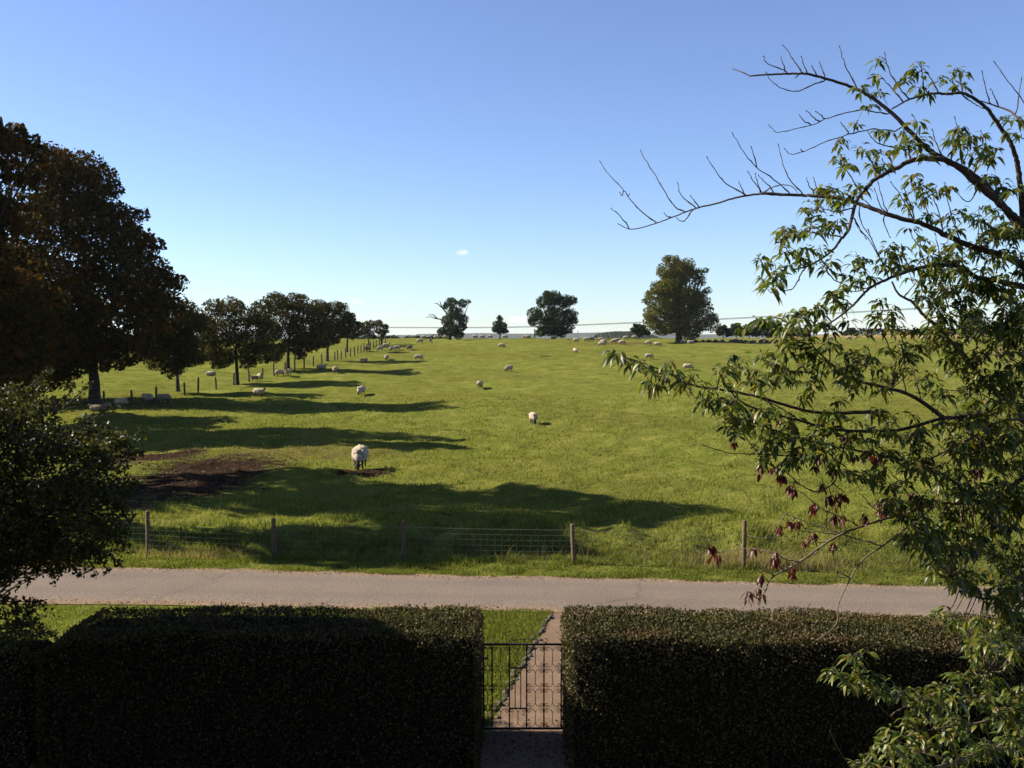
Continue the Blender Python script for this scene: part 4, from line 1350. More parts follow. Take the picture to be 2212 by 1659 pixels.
def cherry():
    r = np.random.default_rng(55)
    base = np.array([4.55, 6.9, 0.0])
    root = empty('cherry_tree', base)
    tag(root, 'cherry tree reaching in from the side with drooping green and red leaves and bare tips', 'tree')
    trunk = catmull([base, base + [.02, 0, .9], base + [-.04, -.02, 1.8], base + [-.02, .03, 2.8], base + [-.08, 0, 3.8], base + [-.16, -.05, 4.8], base + [-.2, 0, 5.6]], 6)
    tr = np.interp(np.linspace(0, 1, len(trunk)), [0, .07, .3, .7, 1], [.21, .16, .13, .10, .05])
    mb = MB(); mb.tube(trunk - base, tr, 12)
    mb.build('trunk', M['bark_cherry'], root, True)

    def trunk_at(z):
        return np.array([np.interp(z, trunk[:, 2], trunk[:, a]) for a in range(2)] + [z])

    samples = []      # (px, py, depth, x, y, z, limb index)
    limbs = []

    def reg(px, pts, idx):
        for (x, y), p in zip(px, pts): samples.append((x, y, p[1], p[0], p[1], p[2], idx))

    def limb(px, d0, d1, r0, r1, mat='bark_cherry', root_z=None, wob=.0):
        pp = catmull(np.array(px, float), 7)
        n = len(pp)
        dd = np.linspace(d0, d1, n) + .10 * np.sin(np.linspace(0, 5, n) + r.uniform(0, 6)) * np.linspace(0, 1, n)
        pts = np.array([P(x, y, d) for (x, y), d in zip(pp, dd)])
        pts = pts + r.normal(0, 1, pts.shape) * np.linspace(r0, r1, n)[:, None] * .10
        rad = np.linspace(0, 1, n) ** .55 * (r1 - r0) + r0
        if root_z is not None:
            s = trunk_at(root_z)
            pre = catmull([s, (s * .5 + pts[0] * .5) + [0, 0, -.03], pts[0]], 5)[:-1]
            pts2 = np.vstack([pre, pts]); rad2 = np.concatenate([np.full(len(pre), r0 * 1.12), rad])
        else:
            pts2, rad2 = pts, rad
        m_ = MB(); m_.tube(pts2 - base, rad2, 8)
        limbs.append((m_, mat))
        reg(pp, pts, len(limbs) - 1)

    def near(px, py, only=None):
        S_ = np.array([s[:7] for s in samples]) if only is None else only
        k_ = np.argmin((S_[:, 0] - px) ** 2 + (S_[:, 1] - py) ** 2)
        return S_[k_]

    def twig(px, r0=.0052, r1=.0022, swing=.25):
        s = near(*px[0])
        pp = catmull(np.array(px, float), 5)
        n = len(pp)
        L = np.linalg.norm(np.diff(pp, axis=0), axis=1).sum() * s[2] / FPX
        e = s[2] + r.uniform(-swing, swing) * min(L * 1.3, 1.2)
        dd = np.linspace(s[2], e, n)
        pts = np.array([P(x, y, d) for (x, y), d in zip(pp, dd)])
        pts[0] = s[3:6]
        pts = pts + r.normal(0, .0022, pts.shape)
        rad = np.linspace(r0, r1, n)
        rad[2::5] *= 1.35      # buds and nodes
        m_ = limbs[int(s[6])][0]
        m_.tube(pts - base, rad, 5)
        m_.tube([pts[-2] - base, pts[-1] - base, pts[-1] - base + (pts[-1] - pts[-2]) * .25], [r1, r1 * 2.0, r1 * .6], 5)
        reg(pp, pts, int(s[6]))

    # main limbs
    limb(zb([(2212, 1560), (2180, 1200), (2150, 1020), (2100, 880), (1990, 710), (1880, 570), (1720, 480), (1600, 485), (1480, 480), (1380, 500), (1270, 535), (1140, 605)]), 6.9, 6.3, .025, .005, root_z=5.1)
    limb(zb([(2230, 1640), (2000, 1340), (1800, 1140), (1560, 1010), (1440, 940), (1290, 790), (1130, 630), (960, 500), (820, 430), (640, 370), (460, 325), (290, 322), (130, 328), (0, 338)]) + za([(1360, 330), (1290, 300), (1230, 280)]), 6.8, 7.4, .030, .003, root_z=4.9)
    limb(zb([(2230, 1560), (2080, 1430), (1850, 1230), (1620, 1040), (1450, 1010), (1300, 1025), (1150, 1100), (1000, 1180), (930, 1260), (850, 1360), (800, 1560), (750, 1640)]) + zc([(900, 120), (840, 200), (750, 270), (640, 325), (540, 345)]), 6.7, 6.0, .030, .005, root_z=4.85)
    limb(zb([(2260, 1900), (2050, 1800), (1850, 1740), (1620, 1650), (1400, 1540), (1150, 1475), (1000, 1420), (860, 1370), (700, 1330), (510, 1310), (380, 1305), (80, 1290)]) + za([(1700, 1305), (1500, 1290), (1280, 1320), (1110, 1370), (940, 1410), (780, 1470), (620, 1530), (420, 1580), (300, 1535)]), 6.75, 7.7, .029, .003, root_z=4.6)
    limb(zc([(2260, 480), (2050, 430), (1880, 400), (1740, 320), (1550, 315), (1400, 350), (1260, 400), (1100, 480), (1000, 585), (900, 670), (800, 740), (740, 762), (680, 742)]), 6.8, 5.9, .026, .003, root_z=4.3)
    limb(zc([(2250, 1480), (2120, 1330), (1980, 1210), (1850, 1060), (1720, 900), (1600, 770), (1480, 660), (1410, 580), (1310, 520), (1262, 430)]), 6.85, 6.4, .034, .006, 'bark_pale', root_z=2.9)  # sunlit look of this stem comes from its paler bark colour
    limb(zc([(2250, 1340), (2000, 1370), (1790, 1400), (1600, 1420), (1300, 1500), (900, 1500), (620, 1440), (440, 1390), (200, 1310), (60, 1170), (20, 1080)]), 6.8, 5.5, .024, .003, root_z=3.1)
    limb(zc([(1640, 1415), (1400, 1250), (1150, 1180), (930, 1120), (800, 1000), (700, 900), (640, 740)]), 6.35, 6.0, .018, .004)
    limb([(1880, 890), (1760, 890), (1640, 858), (1560, 842), (1500, 833), (1450, 810), (1405, 790), (1360, 775), (1325, 764)], 6.2, 5.7, .014, .003, root_z=None)
    limb(zd([(2230, 540), (2050, 580), (1850, 605), (1650, 610), (1440, 675), (1300, 712), (1150, 760), (1000, 822), (880, 900), (740, 1000), (620, 1060), (560, 1110), (535, 1180), (490, 1225), (455, 1195)]), 6.7, 5.3, .018, .0025, 'bark_pale', root_z=2.6)
    limb(zd([(2230, 60), (2050, 80), (1880, 180), (1700, 270), (1580, 340), (1460, 450), (1410, 560), (1310, 690)]), 6.7, 5.9, .014, .003, 'bark_pale', root_z=2.95)
    limb(zd([(1640, 620), (1460, 760), (1300, 880), (1170, 970), (1090, 1090), (1010, 1260), (1003, 1370), (960, 1430), (870, 1495)]), 6.1, 5.6, .0075, .003, 'bark_pale')
    limb(zd([(2230, 420), (2050, 560), (1900, 590), (1750, 460), (1600, 380), (1300, 300), (1000, 240), (700, 170), (400, 60)]), 6.75, 5.6, .020, .004, root_z=2.75)
    limb(zd([(2250, 1000), (2100, 1160), (1950, 1225), (1800, 1150), (1740, 1090)]), 6.5, 6.0, .018, .005, root_z=2.2)
    limb(ze([(2300, 1280), (2070, 1340), (1880, 1400), (1690, 1460), (1500, 1520), (1250, 1560)]), 6.2, 5.2, .030, .012, 'bark_pale', root_z=1.6)
    limb(ze([(2300, 860), (2140, 960), (1940, 1130), (1600, 1190), (1350, 1225), (1100, 1240)]), 6.3, 5.2, .016, .003, 'bark_pale', root_z=1.9)
    limb(ze([(1350, 1225), (1220, 1160), (1100, 1080), (980, 940), (900, 850), (850, 620)]), 5.4, 5.1, .007, .003, 'bark_cherry')
    limb(zb([(2300, 1500), (2260, 1100), (2230, 800), (2120, 640), (1990, 585), (1860, 540)]), 6.9, 7.3, .020, .004, root_z=5.2)
    # twigs traced from the bare parts
    for l in ([(620, 1530), (500, 1440), (400, 1330), (340, 1250), (230, 1140), (155, 1025)], [(400, 1575), (320, 1470), (245, 1410)], [(850, 1440), (760, 1390), (680, 1270), (600, 1130), (520, 1010), (487, 940)],
              [(940, 1405), (820, 1310), (787, 1205)], [(960, 1395), (890, 1305)], [(1340, 1300), (1180, 1210), (1100, 1110), (1022, 990)], [(1710, 1300), (1600, 1200), (1430, 1080), (1320, 950), (1230, 800)],
              [(1430, 1080), (1385, 910)], [(1470, 1285), (1410, 1200), (1357, 1115)], [(1460, 1280), (1440, 1220), (1412, 1125)], [(1560, 1255), (1500, 1200), (1440, 1140)], [(1480, 1285), (1560, 1240), (1640, 1222), (1720, 1240), (1770, 1300)],
              [(1810, 1300), (1700, 1180), (1640, 1040), (1605, 890)], [(1900, 1290), (1850, 1220), (1830, 1160)], [(1935, 1290), (1905, 1220), (1890, 1160)], [(740, 1485), (700, 1475), (680, 1450)], [(910, 1430), (850, 1505), (815, 1515), (780, 1485)],
              [(350, 1270), (335, 1310), (320, 1280)], [(380, 1320), (400, 1295)], [(1340, 1300), (1300, 1240), (1285, 1195)],
              [(1680, 328), (1650, 290), (1520, 240), (1485, 180)], [(1660, 295), (1640, 240), (1625, 185)], [(1810, 325), (1740, 230), (1690, 150), (1645, 85)], [(1845, 335), (1815, 260), (1790, 180)], [(1925, 350), (1890, 290), (1875, 250)],
              [(1770, 335), (1740, 352)]):
        twig(za(l))
    for l in ([(620, 372), (500, 410), (400, 455), (340, 462), (230, 430), (160, 375), (120, 305)], [(860, 430), (780, 290), (745, 200), (720, 95)], [(600, 350), (575, 280), (555, 225)],
              [(1130, 650), (1000, 630), (920, 610), (760, 640), (600, 690), (490, 735), (340, 770), (220, 795), (170, 765), (135, 730)], [(490, 735), (430, 700), (390, 650)], [(545, 710), (490, 660), (450, 620)], [(600, 690), (525, 620)],
              [(1190, 790), (1050, 770), (920, 780), (700, 840), (560, 890), (430, 950), (320, 970), (265, 930)], [(800, 810), (760, 760), (720, 710)], [(420, 955), (400, 930)],
              [(1280, 530), (1190, 420), (1110, 270), (1080, 150)], [(1230, 540), (1140, 440), (1070, 360)], [(1400, 480), (1390, 290)], [(1520, 480), (1450, 350), (1400, 280)], [(1700, 480), (1640, 400), (1640, 330)], [(1720, 480), (1700, 380), (1720, 310)],
              [(1940, 580), (1900, 440), (1870, 300)], [(2010, 590), (1970, 500), (1940, 440)], [(2212, 750), (2220, 570), (2080, 380), (1970, 220)], [(2150, 660), (2190, 360)], [(1700, 490), (1800, 560), (1880, 600)],
              [(1290, 1030), (1290, 940), (1350, 760), (1310, 650)], [(1560, 1010), (1500, 880), (1470, 770)], [(1620, 1040), (1660, 880), (1680, 780), (1650, 670)], [(1800, 1150), (1850, 1000), (1900, 880), (1860, 780)], [(1700, 1080), (1750, 960), (1760, 850)],
              [(1050, 1150), (1000, 1080), (960, 960), (1050, 940)], [(900, 1280), (830, 1190), (760, 1080), (740, 1000)], [(1150, 1110), (1060, 1010)], [(1180, 920), (1080, 900), (1000, 860), (940, 780)],
              [(850, 1380), (800, 1320), (700, 1260), (620, 1230)], [(800, 1420), (680, 1440), (540, 1400)], [(780, 1530), (700, 1560), (560, 1560), (430, 1600)], [(740, 1640), (600, 1620), (400, 1600), (250, 1620)],
              [(1110, 1470), (1050, 1390), (1000, 1250)], [(1120, 1470), (1070, 1360), (1030, 1200)], [(1000, 1420), (960, 1380), (890, 1320)], [(1330, 1520), (1260, 1400), (1200, 1290), (1130, 1195)], [(1330, 1520), (1300, 1400), (1240, 1240)],
              [(1460, 1570), (1420, 1400), (1380, 1250), (1330, 1140)], [(1560, 1620), (1520, 1440), (1480, 1320), (1500, 1230)], [(1700, 1690), (1640, 1520), (1590, 1340), (1570, 1220)], [(1850, 1740), (1840, 1580), (1850, 1400)], [(1850, 1240), (1760, 1360), (1650, 1270)],
              [(1070, 1480), (1090, 1560), (1130, 1650)], [(830, 1480), (880, 1580), (940, 1660)], [(870, 1400), (900, 1540), (980, 1660)]):
        twig(zb(l))
    for l in ([(1170, 440), (1080, 480), (1000, 500), (930, 490)], [(1150, 450), (1090, 380), (1040, 300)], [(1240, 400), (1200, 300), (1100, 140), (1000, 10)], [(1200, 300), (1160, 220), (1090, 60)], [(1260, 400), (1250, 300), (1220, 200)],
              [(1320, 375), (1300, 300), (1290, 220)], [(1400, 350), (1350, 250), (1330, 160)], [(1500, 320), (1470, 200), (1420, 130), (1390, 60)], [(1600, 320), (1600, 200), (1570, 80)], [(640, 330), (600, 390), (560, 470), (480, 495), (430, 430)], [(640, 330), (560, 260), (500, 190)],
              [(750, 270), (820, 350), (920, 395)], [(780, 340), (850, 420), (930, 450)], [(1440, 620), (1480, 500), (1470, 400)], [(1520, 690), (1560, 560), (1600, 450)], [(1600, 770), (1640, 640), (1620, 480)], [(1350, 540), (1400, 480), (1450, 420)], [(1400, 580), (1500, 560), (1590, 500)],
              [(740, 762), (680, 720), (560, 680), (440, 700)], [(830, 720), (760, 660), (700, 600)], [(930, 640), (900, 590), (860, 560)], [(680, 890), (560, 840), (420, 720), (300, 700)], [(690, 900), (600, 920), (520, 900)], [(1720, 900), (1760, 780), (1740, 640), (1700, 540)],
              [(820, 1010), (810, 900), (800, 790)], [(1000, 1130), (990, 1040), (960, 950)], [(1310, 1010), (1240, 900), (1180, 760), (1150, 690)], [(1380, 970), (1340, 860), (1290, 730), (1260, 640)], [(1370, 1240), (1310, 1010)], [(1480, 1290), (1380, 970)],
              [(700, 1080), (560, 1080), (420, 1030)], [(760, 1160), (700, 1100), (600, 1040)], [(620, 1440), (420, 1320), (260, 1250)], [(440, 1390), (300, 1200), (160, 1040)], [(1980, 1210), (1900, 1120), (1760, 1080), (1640, 1100)], [(2100, 1350), (1900, 1240), (1740, 1220), (1620, 1200)], [(1850, 1060), (1950, 980), (2050, 900), (2080, 740)]):
        twig(zc(l))
    for l in ([(1290, 880), (1100, 830), (900, 760), (760, 710), (640, 660), (560, 590)], [(1040, 820), (870, 790), (770, 790)], [(960, 850), (880, 860), (830, 820)], [(1460, 450), (1300, 540), (1220, 520)], [(1000, 450), (930, 510), (860, 530), (780, 500), (660, 400), (540, 340), (420, 200), (350, 170)],
              [(1150, 760), (1040, 700), (900, 640), (780, 540)], [(940, 640), (930, 770)], [(640, 1020), (600, 940), (490, 910), (420, 900), (240, 925)], [(760, 990), (640, 960), (600, 900)], [(600, 1080), (540, 1050), (500, 1040)], [(480, 1225), (430, 1180), (410, 1200)], [(1000, 240), (870, 300), (700, 300), (500, 290), (300, 280), (130, 230)],
              [(1300, 300), (1200, 400), (1050, 400)], [(1320, 680), (1240, 640), (1170, 560)], [(1420, 690), (1300, 640), (1250, 600)], [(1500, 740), (1560, 660), (1540, 560)], [(1000, 1040), (1010, 1080), (1080, 1090)], [(880, 920), (800, 960), (700, 1000)], [(1580, 340), (1500, 260), (1450, 180)]):
        twig(zd(l), .005, .0022)
    for l in ([(1140, 1085), (1300, 1000), (1430, 910)], [(1320, 1230), (1240, 1270), (1150, 1300), (1090, 1400)], [(1780, 1160), (1770, 1130), (1780, 950), (1790, 800), (1920, 740)], [(1250, 1560), (1000, 1500), (880, 1480)], [(960, 900), (760, 800), (710, 720)], [(1650, 1480), (1400, 1400), (1250, 1350)]):
        twig(ze(l), .005, .0025)
    limb(ze([(1250, 1570), (1050, 1600), (900, 1580), (800, 1490), (700, 1350), (640, 1220)]), 5.25, 5.15, .006, .0025)

    # leaf clusters -------------------------------------------------
    cl = []
    cl += zb([(1030, 220), (1020, 350), (880, 440), (910, 490), (1050, 470), (960, 600), (1340, 240), (1330, 310), (1260, 370), (1340, 450), (1430, 470), (1510, 380), (1600, 390), (1650, 300), (1710, 330), (1690, 420), (850, 740), (1350, 720), (1240, 830), (1290, 900),
               (1200, 930), (1350, 820), (1020, 800), (1120, 820), (1400, 870), (750, 870), (770, 910), (880, 930), (950, 960), (960, 1030), (1000, 1080), (1080, 970), (680, 1030), (760, 1080), (1100, 1060), (720, 1000), (800, 1070), (1050, 1090), (600, 1250), (640, 1280),
               (560, 1310), (700, 1290), (760, 1330), (840, 1230), (900, 1250), (820, 1310), (700, 1380), (480, 1380), (450, 1450), (540, 1430), (500, 1500), (600, 1510), (650, 1560), (720, 1400), (300, 1590), (250, 1640), (430, 1600), (500, 1620), (350, 1620), (600, 1600),
               (700, 1520), (1320, 1150), (1290, 1220), (1400, 1220), (1500, 1230), (1350, 1260), (1440, 1300), (1230, 1310), (1240, 1400), (1400, 1340), (1540, 1300), (1590, 1260), (1320, 1390), (1400, 1480), (1300, 1590), (1460, 1470), (1560, 1500), (1640, 1480), (1700, 1440),
               (1600, 1580), (1750, 1500), (1800, 1480), (1680, 1600), (1850, 1560), (1900, 1420), (1950, 1440), (1880, 1510), (1650, 780), (1700, 790), (1740, 850), (1600, 880), (1640, 860), (1780, 830), (1850, 830), (1700, 920), (1760, 900), (1860, 940), (1910, 920), (1980, 960),
               (1900, 1010), (1820, 990), (1920, 1060), (1750, 1000), (1960, 1020), (1500, 980), (1420, 990), (1900, 1180), (1950, 1160), (1830, 1230), (2050, 1270), (2100, 1290), (2050, 1210), (2150, 1260), (2030, 700), (2100, 680), (2160, 690), (2130, 820), (2190, 830), (2080, 830),
               (2050, 1560), (2100, 1620), (1980, 1600), (2000, 1500), (1250, 880), (1300, 840), (1230, 950), (1380, 920), (620, 1330), (570, 1270), (680, 1340)])
    cl += zc([(300, 270), (320, 300), (470, 70), (520, 60), (600, 80), (480, 160), (470, 230), (560, 220), (640, 200), (680, 50), (840, 50), (790, 30), (740, 190), (620, 280), (720, 320), (420, 320), (500, 330), (350, 430), (400, 460), (360, 500), (430, 400), (460, 390), (830, 300),
               (800, 350), (1000, 230), (980, 300), (1080, 290), (1000, 340), (960, 400), (1040, 430), (1000, 440), (940, 470), (1170, 330), (1100, 410), (1250, 180), (1220, 210), (1350, 200), (1280, 250), (1400, 290), (1320, 330), (850, 540), (820, 560), (880, 510), (900, 610),
               (920, 600), (860, 620), (740, 620), (720, 650), (640, 640), (600, 660), (560, 680), (620, 700), (500, 680), (440, 700), (400, 720), (350, 720), (280, 710), (160, 780), (480, 760), (560, 740), (430, 790), (520, 820), (620, 770), (480, 840), (640, 820), (560, 860),
               (600, 890), (510, 890), (660, 850), (700, 920), (640, 950), (560, 960), (700, 990), (140, 1000), (200, 1000), (320, 960), (380, 970), (350, 1020), (420, 1040), (60, 1060), (30, 1080), (100, 1080), (180, 1080), (60, 1150), (130, 1180), (280, 1080), (250, 1150),
               (350, 1110), (450, 1100), (520, 1090), (620, 1040), (700, 1050), (730, 1090), (400, 1170), (320, 1180), (550, 1170), (650, 1170), (720, 1180), (50, 1290), (100, 1310), (40, 1340), (800, 780), (830, 790), (910, 960), (960, 940), (1010, 980), (920, 990), (900, 1060),
               (940, 1060), (860, 1060), (1100, 1000), (1150, 1050), (1090, 1050), (1200, 1060), (1130, 690), (1200, 660), (1270, 640), (1280, 690), (1180, 720), (1250, 780), (1330, 780), (1300, 900), (1220, 920), (1350, 920), (1500, 920), (1540, 900), (1450, 900)])
    # long outer spray over the field
    cl += [(1330, 768), (1345, 775), (1358, 782), (1372, 785), (1390, 790), (1376, 805), (1402, 800), (1428, 800), (1440, 812), (1455, 805), (1447, 788), (1470, 815), (1395, 832), (1415, 838), (1405, 845), (1470, 830), (1490, 822), (1500, 812), (1480, 845), (1510, 830), (1530, 850), (1520, 872), (1545, 868), (1535, 885), (1560, 880), (1555, 900), (1580, 905), (1575, 885), (1600, 900)]
    cl += ze([(800, 640), (870, 600), (930, 590), (650, 760), (700, 740), (780, 800), (830, 830), (900, 770), (1000, 760), (950, 830), (1060, 850), (1110, 830), (1040, 900), (1210, 870), (1230, 920), (1430, 900), (1470, 950), (1350, 940), (1400, 990), (1300, 1100), (1460, 1100), (1340, 1150), (1660, 1000),
               (1620, 1050), (1850, 970), (1700, 1150), (1600, 1160), (1320, 1290), (1200, 1340), (1280, 1370), (1150, 1440), (980, 1480), (900, 1480), (1280, 1450), (1400, 1400), (1560, 1300), (1650, 1200), (1540, 290), (1580, 320), (1650, 370), (1700, 390), (1830, 490), (1860, 580), (1900, 540), (1950, 680), (1920, 800), (1990, 820), (1950, 870), (1880, 640)])
    n_sparse = len(cl)

    def poly(pg, n, lst):
        pg = np.array(pg, float); lo, hi = pg.min(0), pg.max(0)
        c_ = 0
        while c_ < n:
            q = r.uniform(lo, hi)
            x, y = q; ins = False
            for a in range(len(pg)):
                x1, y1 = pg[a]; x2, y2 = pg[a - 1]
                if (y1 > y) != (y2 > y) and x < (x2 - x1) * (y - y1) / (y2 - y1) + x1: ins = not ins
            if ins: lst.append((x, y)); c_ += 1
    poly([(1980, 590), (2060, 530), (2212, 470), (2240, 760), (2212, 1000), (2140, 1010), (2060, 830), (2000, 720)], 330, cl)
    poly([(1530, 860), (1640, 880), (1760, 890), (1900, 880), (2050, 920), (2212, 1000), (2212, 1120), (2050, 1110), (1900, 1055), (1780, 1030), (1640, 985), (1560, 920)], 195, cl)
    poly([(1930, 1070), (2212, 1050), (2240, 1400), (2130, 1300), (2010, 1235), (1960, 1180), (1900, 1090)], 230, cl)
    poly([(2110, 1340), (2230, 1300), (2230, 1659), (1850, 1659), (1900, 1590), (2000, 1520), (2080, 1430)], 150, cl)
    poly([(1880, 560), (2000, 500), (2100, 520), (2000, 640), (1900, 650)], 18, cl)
    poly([(1700, 720), (1760, 760), (1900, 860), (1800, 880), (1700, 860), (1640, 780)], 24, cl)
    poly([(1760, 690), (1900, 650), (2010, 680), (2030, 830), (1900, 850), (1800, 800)], 34, cl)
    poly([(2040, 880), (2212, 860), (2212, 1100), (2080, 1060)], 50, cl)
    poly([(1980, 860), (2060, 820), (2150, 900), (2150, 1000), (2020, 960)], 22, cl)
    red = zd([(635, 70), (710, 110), (340, 180), (1050, 180), (520, 320), (500, 345), (620, 420), (640, 450), (600, 370), (720, 510), (690, 500), (905, 480), (850, 300), (790, 270), (880, 300), (900, 370), (1110, 280), (1265, 300), (1050, 550), (1010, 590), (1000, 560), (870, 620), (840, 620), (1030, 690), (980, 690), (1180, 680), (1270, 590), (1290, 650),
               (1420, 610), (1510, 550), (1490, 540), (740, 730), (700, 720), (620, 770), (850, 790), (790, 865), (600, 930), (590, 960), (610, 990), (710, 1010), (460, 890), (170, 885), (215, 935), (500, 1065), (430, 1170), (490, 1155), (975, 850), (1580, 310), (1920, 380), (2010, 470), (960, 410), (1150, 400), (1330, 640), (1300, 560)])
    SA = np.array([s[:7] for s in samples])

    P_, D_l, N_l, L_l, W_l, C_l, Cu_l = [], [], [], [], [], [], []

    def cluster(x, y, kind, nl):
        s = near(x, y, SA)
        dep = s[2] + r.normal(0, .22)
        dep = min(max(dep, 5.0), 8.2)
        dist = math.hypot(x - s[0], y - s[1])
        tip = P(x, y - 6, dep)
        a = s[3:6]
        if dist > 5:
            m_ = (a + tip) / 2 + np.array([0, 0, -.04]) * (dist / 60) + r.normal(0, .01, 3)
            pl = catmull([a, m_, tip], 4)
            limbs[int(s[6])][0].tube(pl - base, np.linspace(.0042, .0022, len(pl)), 4, cap=False)
        out = unit(tip - a + np.array([0, 0, .05]))
        for k_ in range(nl):
            th = r.uniform(0, 2 * math.pi)
            hd = np.array([math.cos(th), math.sin(th), 0])
            if kind == 'red':
                d = unit(hd * r.uniform(.15, .9) + np.array([0, 0, -1.0])); L = r.uniform(.038, .066); cu = r.uniform(-.3, .5); w = L * r.uniform(.28, .5)
            else:
                d = unit(hd + np.array([0, 0, r.uniform(-.5, .5)]) + out * .3); L = r.uniform(.046, .094); cu = r.uniform(.4, 1.2); w = L * r.uniform(.25, .38)
            st = tip - out * r.uniform(0, .07) + d * .012 + r.normal(0, .008, 3)
            P_.append(st); D_l.append(d); L_l.append(L); W_l.append(w); Cu_l.append(cu); C_l.append(kind == 'red')

    for q, (x, y) in enumerate(cl):
        cluster(x, y, 'green', int(r.integers(10, 17)) if q < n_sparse else int(r.integers(10, 17)))
    for x, y in red:
        cluster(x, y, 'red', int(r.integers(10, 17)))
    P_, D_l = np.array(P_), np.array(D_l); L_l, W_l, Cu_l = map(np.array, (L_l, W_l, Cu_l)); C_l = np.array(C_l)

    def leaves(sel, name, mat, lab=None):
        p, d, L, w, cu = P_[sel], D_l[sel], L_l[sel][:, None], W_l[sel][:, None], Cu_l[sel][:, None]
        n = len(p)
        g = np.array([0, 0, -1.0])
        sd = unit(np.cross(d, np.array([0, 0, 1.0])) + r.normal(0, .35, (n, 3)))
        nn = unit(np.cross(sd, d))
        ts = [0, .12, .35, .62, .85, 1.0]; pr = [0.06, .12, .9, 1.0, .48, 0.0]
        rows = []
        for t_, p_ in zip(ts, pr):
            c_ = p + d * L * t_ * (1 - .12 * cu * t_) + g * (L * cu * t_ * t_ * .8)
            h_ = .5 * w * p_
            rows.append((c_ - sd * h_ + nn * h_ * .35, c_, c_ + sd * h_ + nn * h_ * .35))
        V = np.stack([v for rw in rows[:-1] for v in rw] + [rows[-1][1]], 1)
        k_ = np.arange(n)[:, None] * 16
        Q = []
        for a in range(4):
            Q += [k_ + np.array([[a * 3, a * 3 + 1, a * 3 + 4, a * 3 + 3]]), k_ + np.array([[a * 3 + 1, a * 3 + 2, a * 3 + 5, a * 3 + 4]])]
        T = [k_ + np.array([[12, 13, 15]]), k_ + np.array([[13, 14, 15]])]
        o = mesh_np(name, V.reshape(-1, 3) - base, [np.vstack(Q), np.vstack(T)], [mat], smooth_shade=True, parent=root)
        if lab: tag(o, lab)
    leaves(~C_l, 'foliage', M['leaf_cherry'])
    leaves(C_l, 'foliage', M['leaf_red'], 'dark red hanging autumn leaves')
    for m_, mat in limbs:
        m_.build('branch', M[mat], root, True)


cherry()

# ------------------------------------------------------------------ the house the view is taken from, unseen; added to darken the hedge fronts
t = NT('house_brick')
br = t.n('ShaderNodeTexBrick', inp={'Scale': 4.4, 'Mortar Size': .012, 'Color1': (.12, .055, .035, 1), 'Color2': (.09, .042, .03, 1), 'Mortar': (.14, .125, .105, 1)})
mp = t.n('ShaderNodeMapping'); mp.inputs['Rotation'].default_value = (math.pi / 2, 0, 0)
t.l(t.obj(), mp.inputs[0]); t.l(mp.outputs[0], br.inputs['Vector'])
M['brick'] = t.bsdf(br.outputs['Color'], .9, spec=.1)
t = NT('house_tiles'); M['tiles'] = t.bsdf((.05, .032, .026), .9, spec=.1)
root = empty('house', (0, -.4, 0))
tag(root, 'dark brick house with an open upper window looking over the garden, unseen and added for shade', 'house')
mb = MB()
mb.box((-9, -8, 0), (9, 0, 3.9)).box((-9, -8, 3.901), (-.75, 0, 6.2)).box((.75, -8, 3.901), (9, 0, 6.2)).box((-.75, -8, 5.5), (.75, 0, 6.2)).box((-.75, -8, 3.901), (.75, -3, 5.499))
mb.build('wall', M['brick'], root)
V = [(-9.4, .45, 6.1), (9.4, .45, 6.1), (9.4, -4, 9.2), (-9.4, -4, 9.2), (-9.4, -8.45, 6.1), (9.4, -8.45, 6.1)]
V2 = [(x, y, z + .12) for x, y, z in V]
Q = [(6, 7, 8, 9), (9, 8, 11, 10), (0, 3, 2, 1), (3, 4, 5, 2), (0, 1, 7, 6), (4, 10, 11, 5), (0, 6, 9, 3), (3, 9, 10, 4), (1, 2, 8, 7), (2, 5, 11, 8)]
MB().add(V + V2, Q).build('roof', M['tiles'], root)

# ------------------------------------------------------------------ air
HAZE = True
if HAZE:
    mb = MB().box((-7000, -60, -24), (7000, 7000, 45))
    m = bpy.data.materials.new('pale_air'); m.use_nodes = True
    nt = m.node_tree; nt.nodes.clear()
    out = nt.nodes.new('ShaderNodeOutputMaterial')
    pv = nt.nodes.new('ShaderNodeVolumePrincipled')
    pv.inputs['Color'].default_value = (.80, .88, 1.0, 1)
    pv.inputs['Density'].default_value = .00006
    pv.inputs['Anisotropy'].default_value = .0
    nt.links.new(pv.outputs[0], out.inputs['Volume'])
    o = mb.build('haze', m)
    tag(o, 'thin pale haze over the far land', 'haze', kind='stuff')

# ------------------------------------------------------------------ sky, sun, camera
w = bpy.data.worlds.new('World'); SC.world = w
w.use_nodes = True
nt = w.node_tree; nt.nodes.clear()
wo = nt.nodes.new('ShaderNodeOutputWorld'); bg = nt.nodes.new('ShaderNodeBackground')
sky = nt.nodes.new('ShaderNodeTexSky')
sky.sky_type = 'NISHITA'; sky.sun_disc = False
sky.sun_elevation = SUN_EL
sky.sun_rotation = math.radians(-90 + 9)
sky.altitude = 50; sky.air_density = 1.0; sky.dust_density = .1; sky.ozone_density = 1.6
bg.inputs['Strength'].default_value = .053
hs = nt.nodes.new('ShaderNodeHueSaturation'); hs.inputs['Saturation'].default_value = 1.07; hs.inputs['Value'].default_value = 1.0
nt.links.new(sky.outputs[0], hs.inputs['Color'])
tc = nt.nodes.new('ShaderNodeTexCoord')
sp0 = nt.nodes.new('ShaderNodeSeparateXYZ'); nt.links.new(tc.outputs['Generated'], sp0.inputs[0])
rp = nt.nodes.new('ShaderNodeValToRGB'); cr = rp.color_ramp
cr.elements[0].position = 0.0; cr.elements[0].color = (.78, .95, 1.30, 1)
cr.elements[1].position = .45; cr.elements[1].color = (1.12, .98, 1.16, 1)
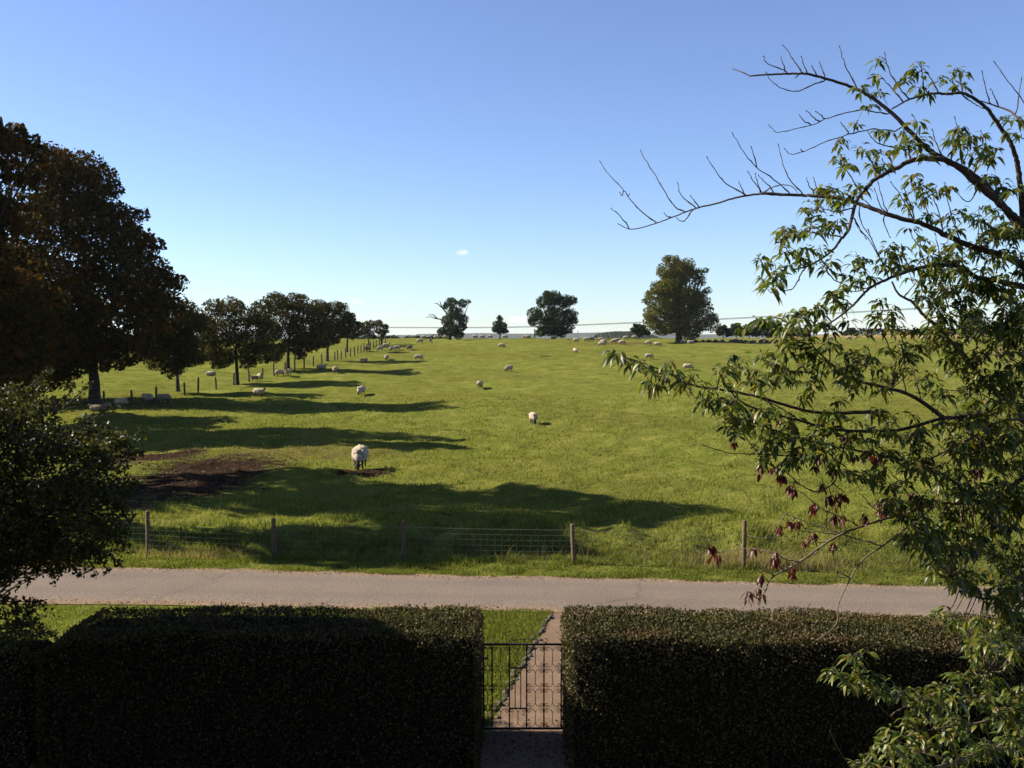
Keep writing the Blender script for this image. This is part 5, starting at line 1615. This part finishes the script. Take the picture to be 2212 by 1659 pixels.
e_ = cr.elements.new(.12); e_.color = (.92, .98, 1.22, 1)
nt.links.new(sp0.outputs[2], rp.inputs[0])
ml = nt.nodes.new('ShaderNodeMix'); ml.data_type = 'RGBA'; ml.blend_type = 'MULTIPLY'; ml.inputs[0].default_value = 1.0
nt.links.new(hs.outputs[0], ml.inputs[6]); nt.links.new(rp.outputs[0], ml.inputs[7])
col = ml.outputs[2]
nz = nt.nodes.new('ShaderNodeTexNoise'); nz.inputs['Scale'].default_value = 60; nz.inputs['Detail'].default_value = 5
nt.links.new(tc.outputs['Generated'], nz.inputs['Vector'])
def wmath(op, a, b=None, clamp=False):
    nd = nt.nodes.new('ShaderNodeMath'); nd.operation = op; nd.use_clamp = clamp
    for i, v in enumerate((a, b)):
        if v is None: continue
        if isinstance(v, (int, float)): nd.inputs[i].default_value = v
        else: nt.links.new(v, nd.inputs[i])
    return nd.outputs[0]
sp = nt.nodes.new('ShaderNodeSeparateXYZ'); nt.links.new(tc.outputs['Generated'], sp.inputs[0])
for (cpx, cpy, rx, ry, amt) in ((1000, 545, 13, 6, .5), (1118, 692, 22, 8, .8), (774, 651, 16, 7, .45), (1960, 690, 120, 10, .2)):
    dv = unit(P(cpx, cpy, 100) - CAM)
    ux = wmath('DIVIDE', wmath('SUBTRACT', sp.outputs[0], float(dv[0])), rx / FPX)
    uz = wmath('DIVIDE', wmath('SUBTRACT', sp.outputs[2], float(dv[2])), ry / FPX)
    d2 = wmath('ADD', wmath('MULTIPLY', ux, ux), wmath('MULTIPLY', uz, uz))
    f = wmath('SUBTRACT', 1.25, wmath('ADD', d2, wmath('MULTIPLY', wmath('SUBTRACT', nz.outputs['Fac'], .5), 3.0)), True)
    front = wmath('GREATER_THAN', sp.outputs[1], 0.0)
    mx = nt.nodes.new('ShaderNodeMix'); mx.data_type = 'RGBA'
    nt.links.new(wmath('MULTIPLY', wmath('MULTIPLY', f, amt), front), mx.inputs[0])
    nt.links.new(col, mx.inputs[6]); mx.inputs[7].default_value = (7.5, 7.2, 7.2, 1)
    col = mx.outputs[2]
nt.links.new(col, bg.inputs['Color'])
nt.links.new(bg.outputs[0], wo.inputs['Surface'])

sl = bpy.data.lights.new('sun', 'SUN')
sl.energy = 5.0; sl.angle = math.radians(.5); sl.color = (1.0, .90, .74)
so = bpy.data.objects.new('sun', sl); COL.objects.link(so)
so.rotation_euler = Vector(SUN).to_track_quat('Z', 'Y').to_euler()
so.location = (-30, 0, 40)

cd = bpy.data.cameras.new('camera')
cd.sensor_width = 36; cd.lens = 36 * FPX / 2212
cd.clip_start = .05; cd.clip_end = 20000
co = bpy.data.objects.new('camera', cd); COL.objects.link(co)
co.location = CAM
co.rotation_euler = (math.pi / 2 - PITCH, 0, 0)
SC.camera = co

vs_ = SC.view_settings
vs_.view_transform = 'Standard'; vs_.look = 'None'; vs_.exposure = 1.5; vs_.gamma = 1
vs_.use_curve_mapping = False
SC.cycles.max_bounces = 6
SC.cycles.diffuse_bounces = 3
SC.cycles.transmission_bounces = 4
SC.cycles.volume_bounces = 0
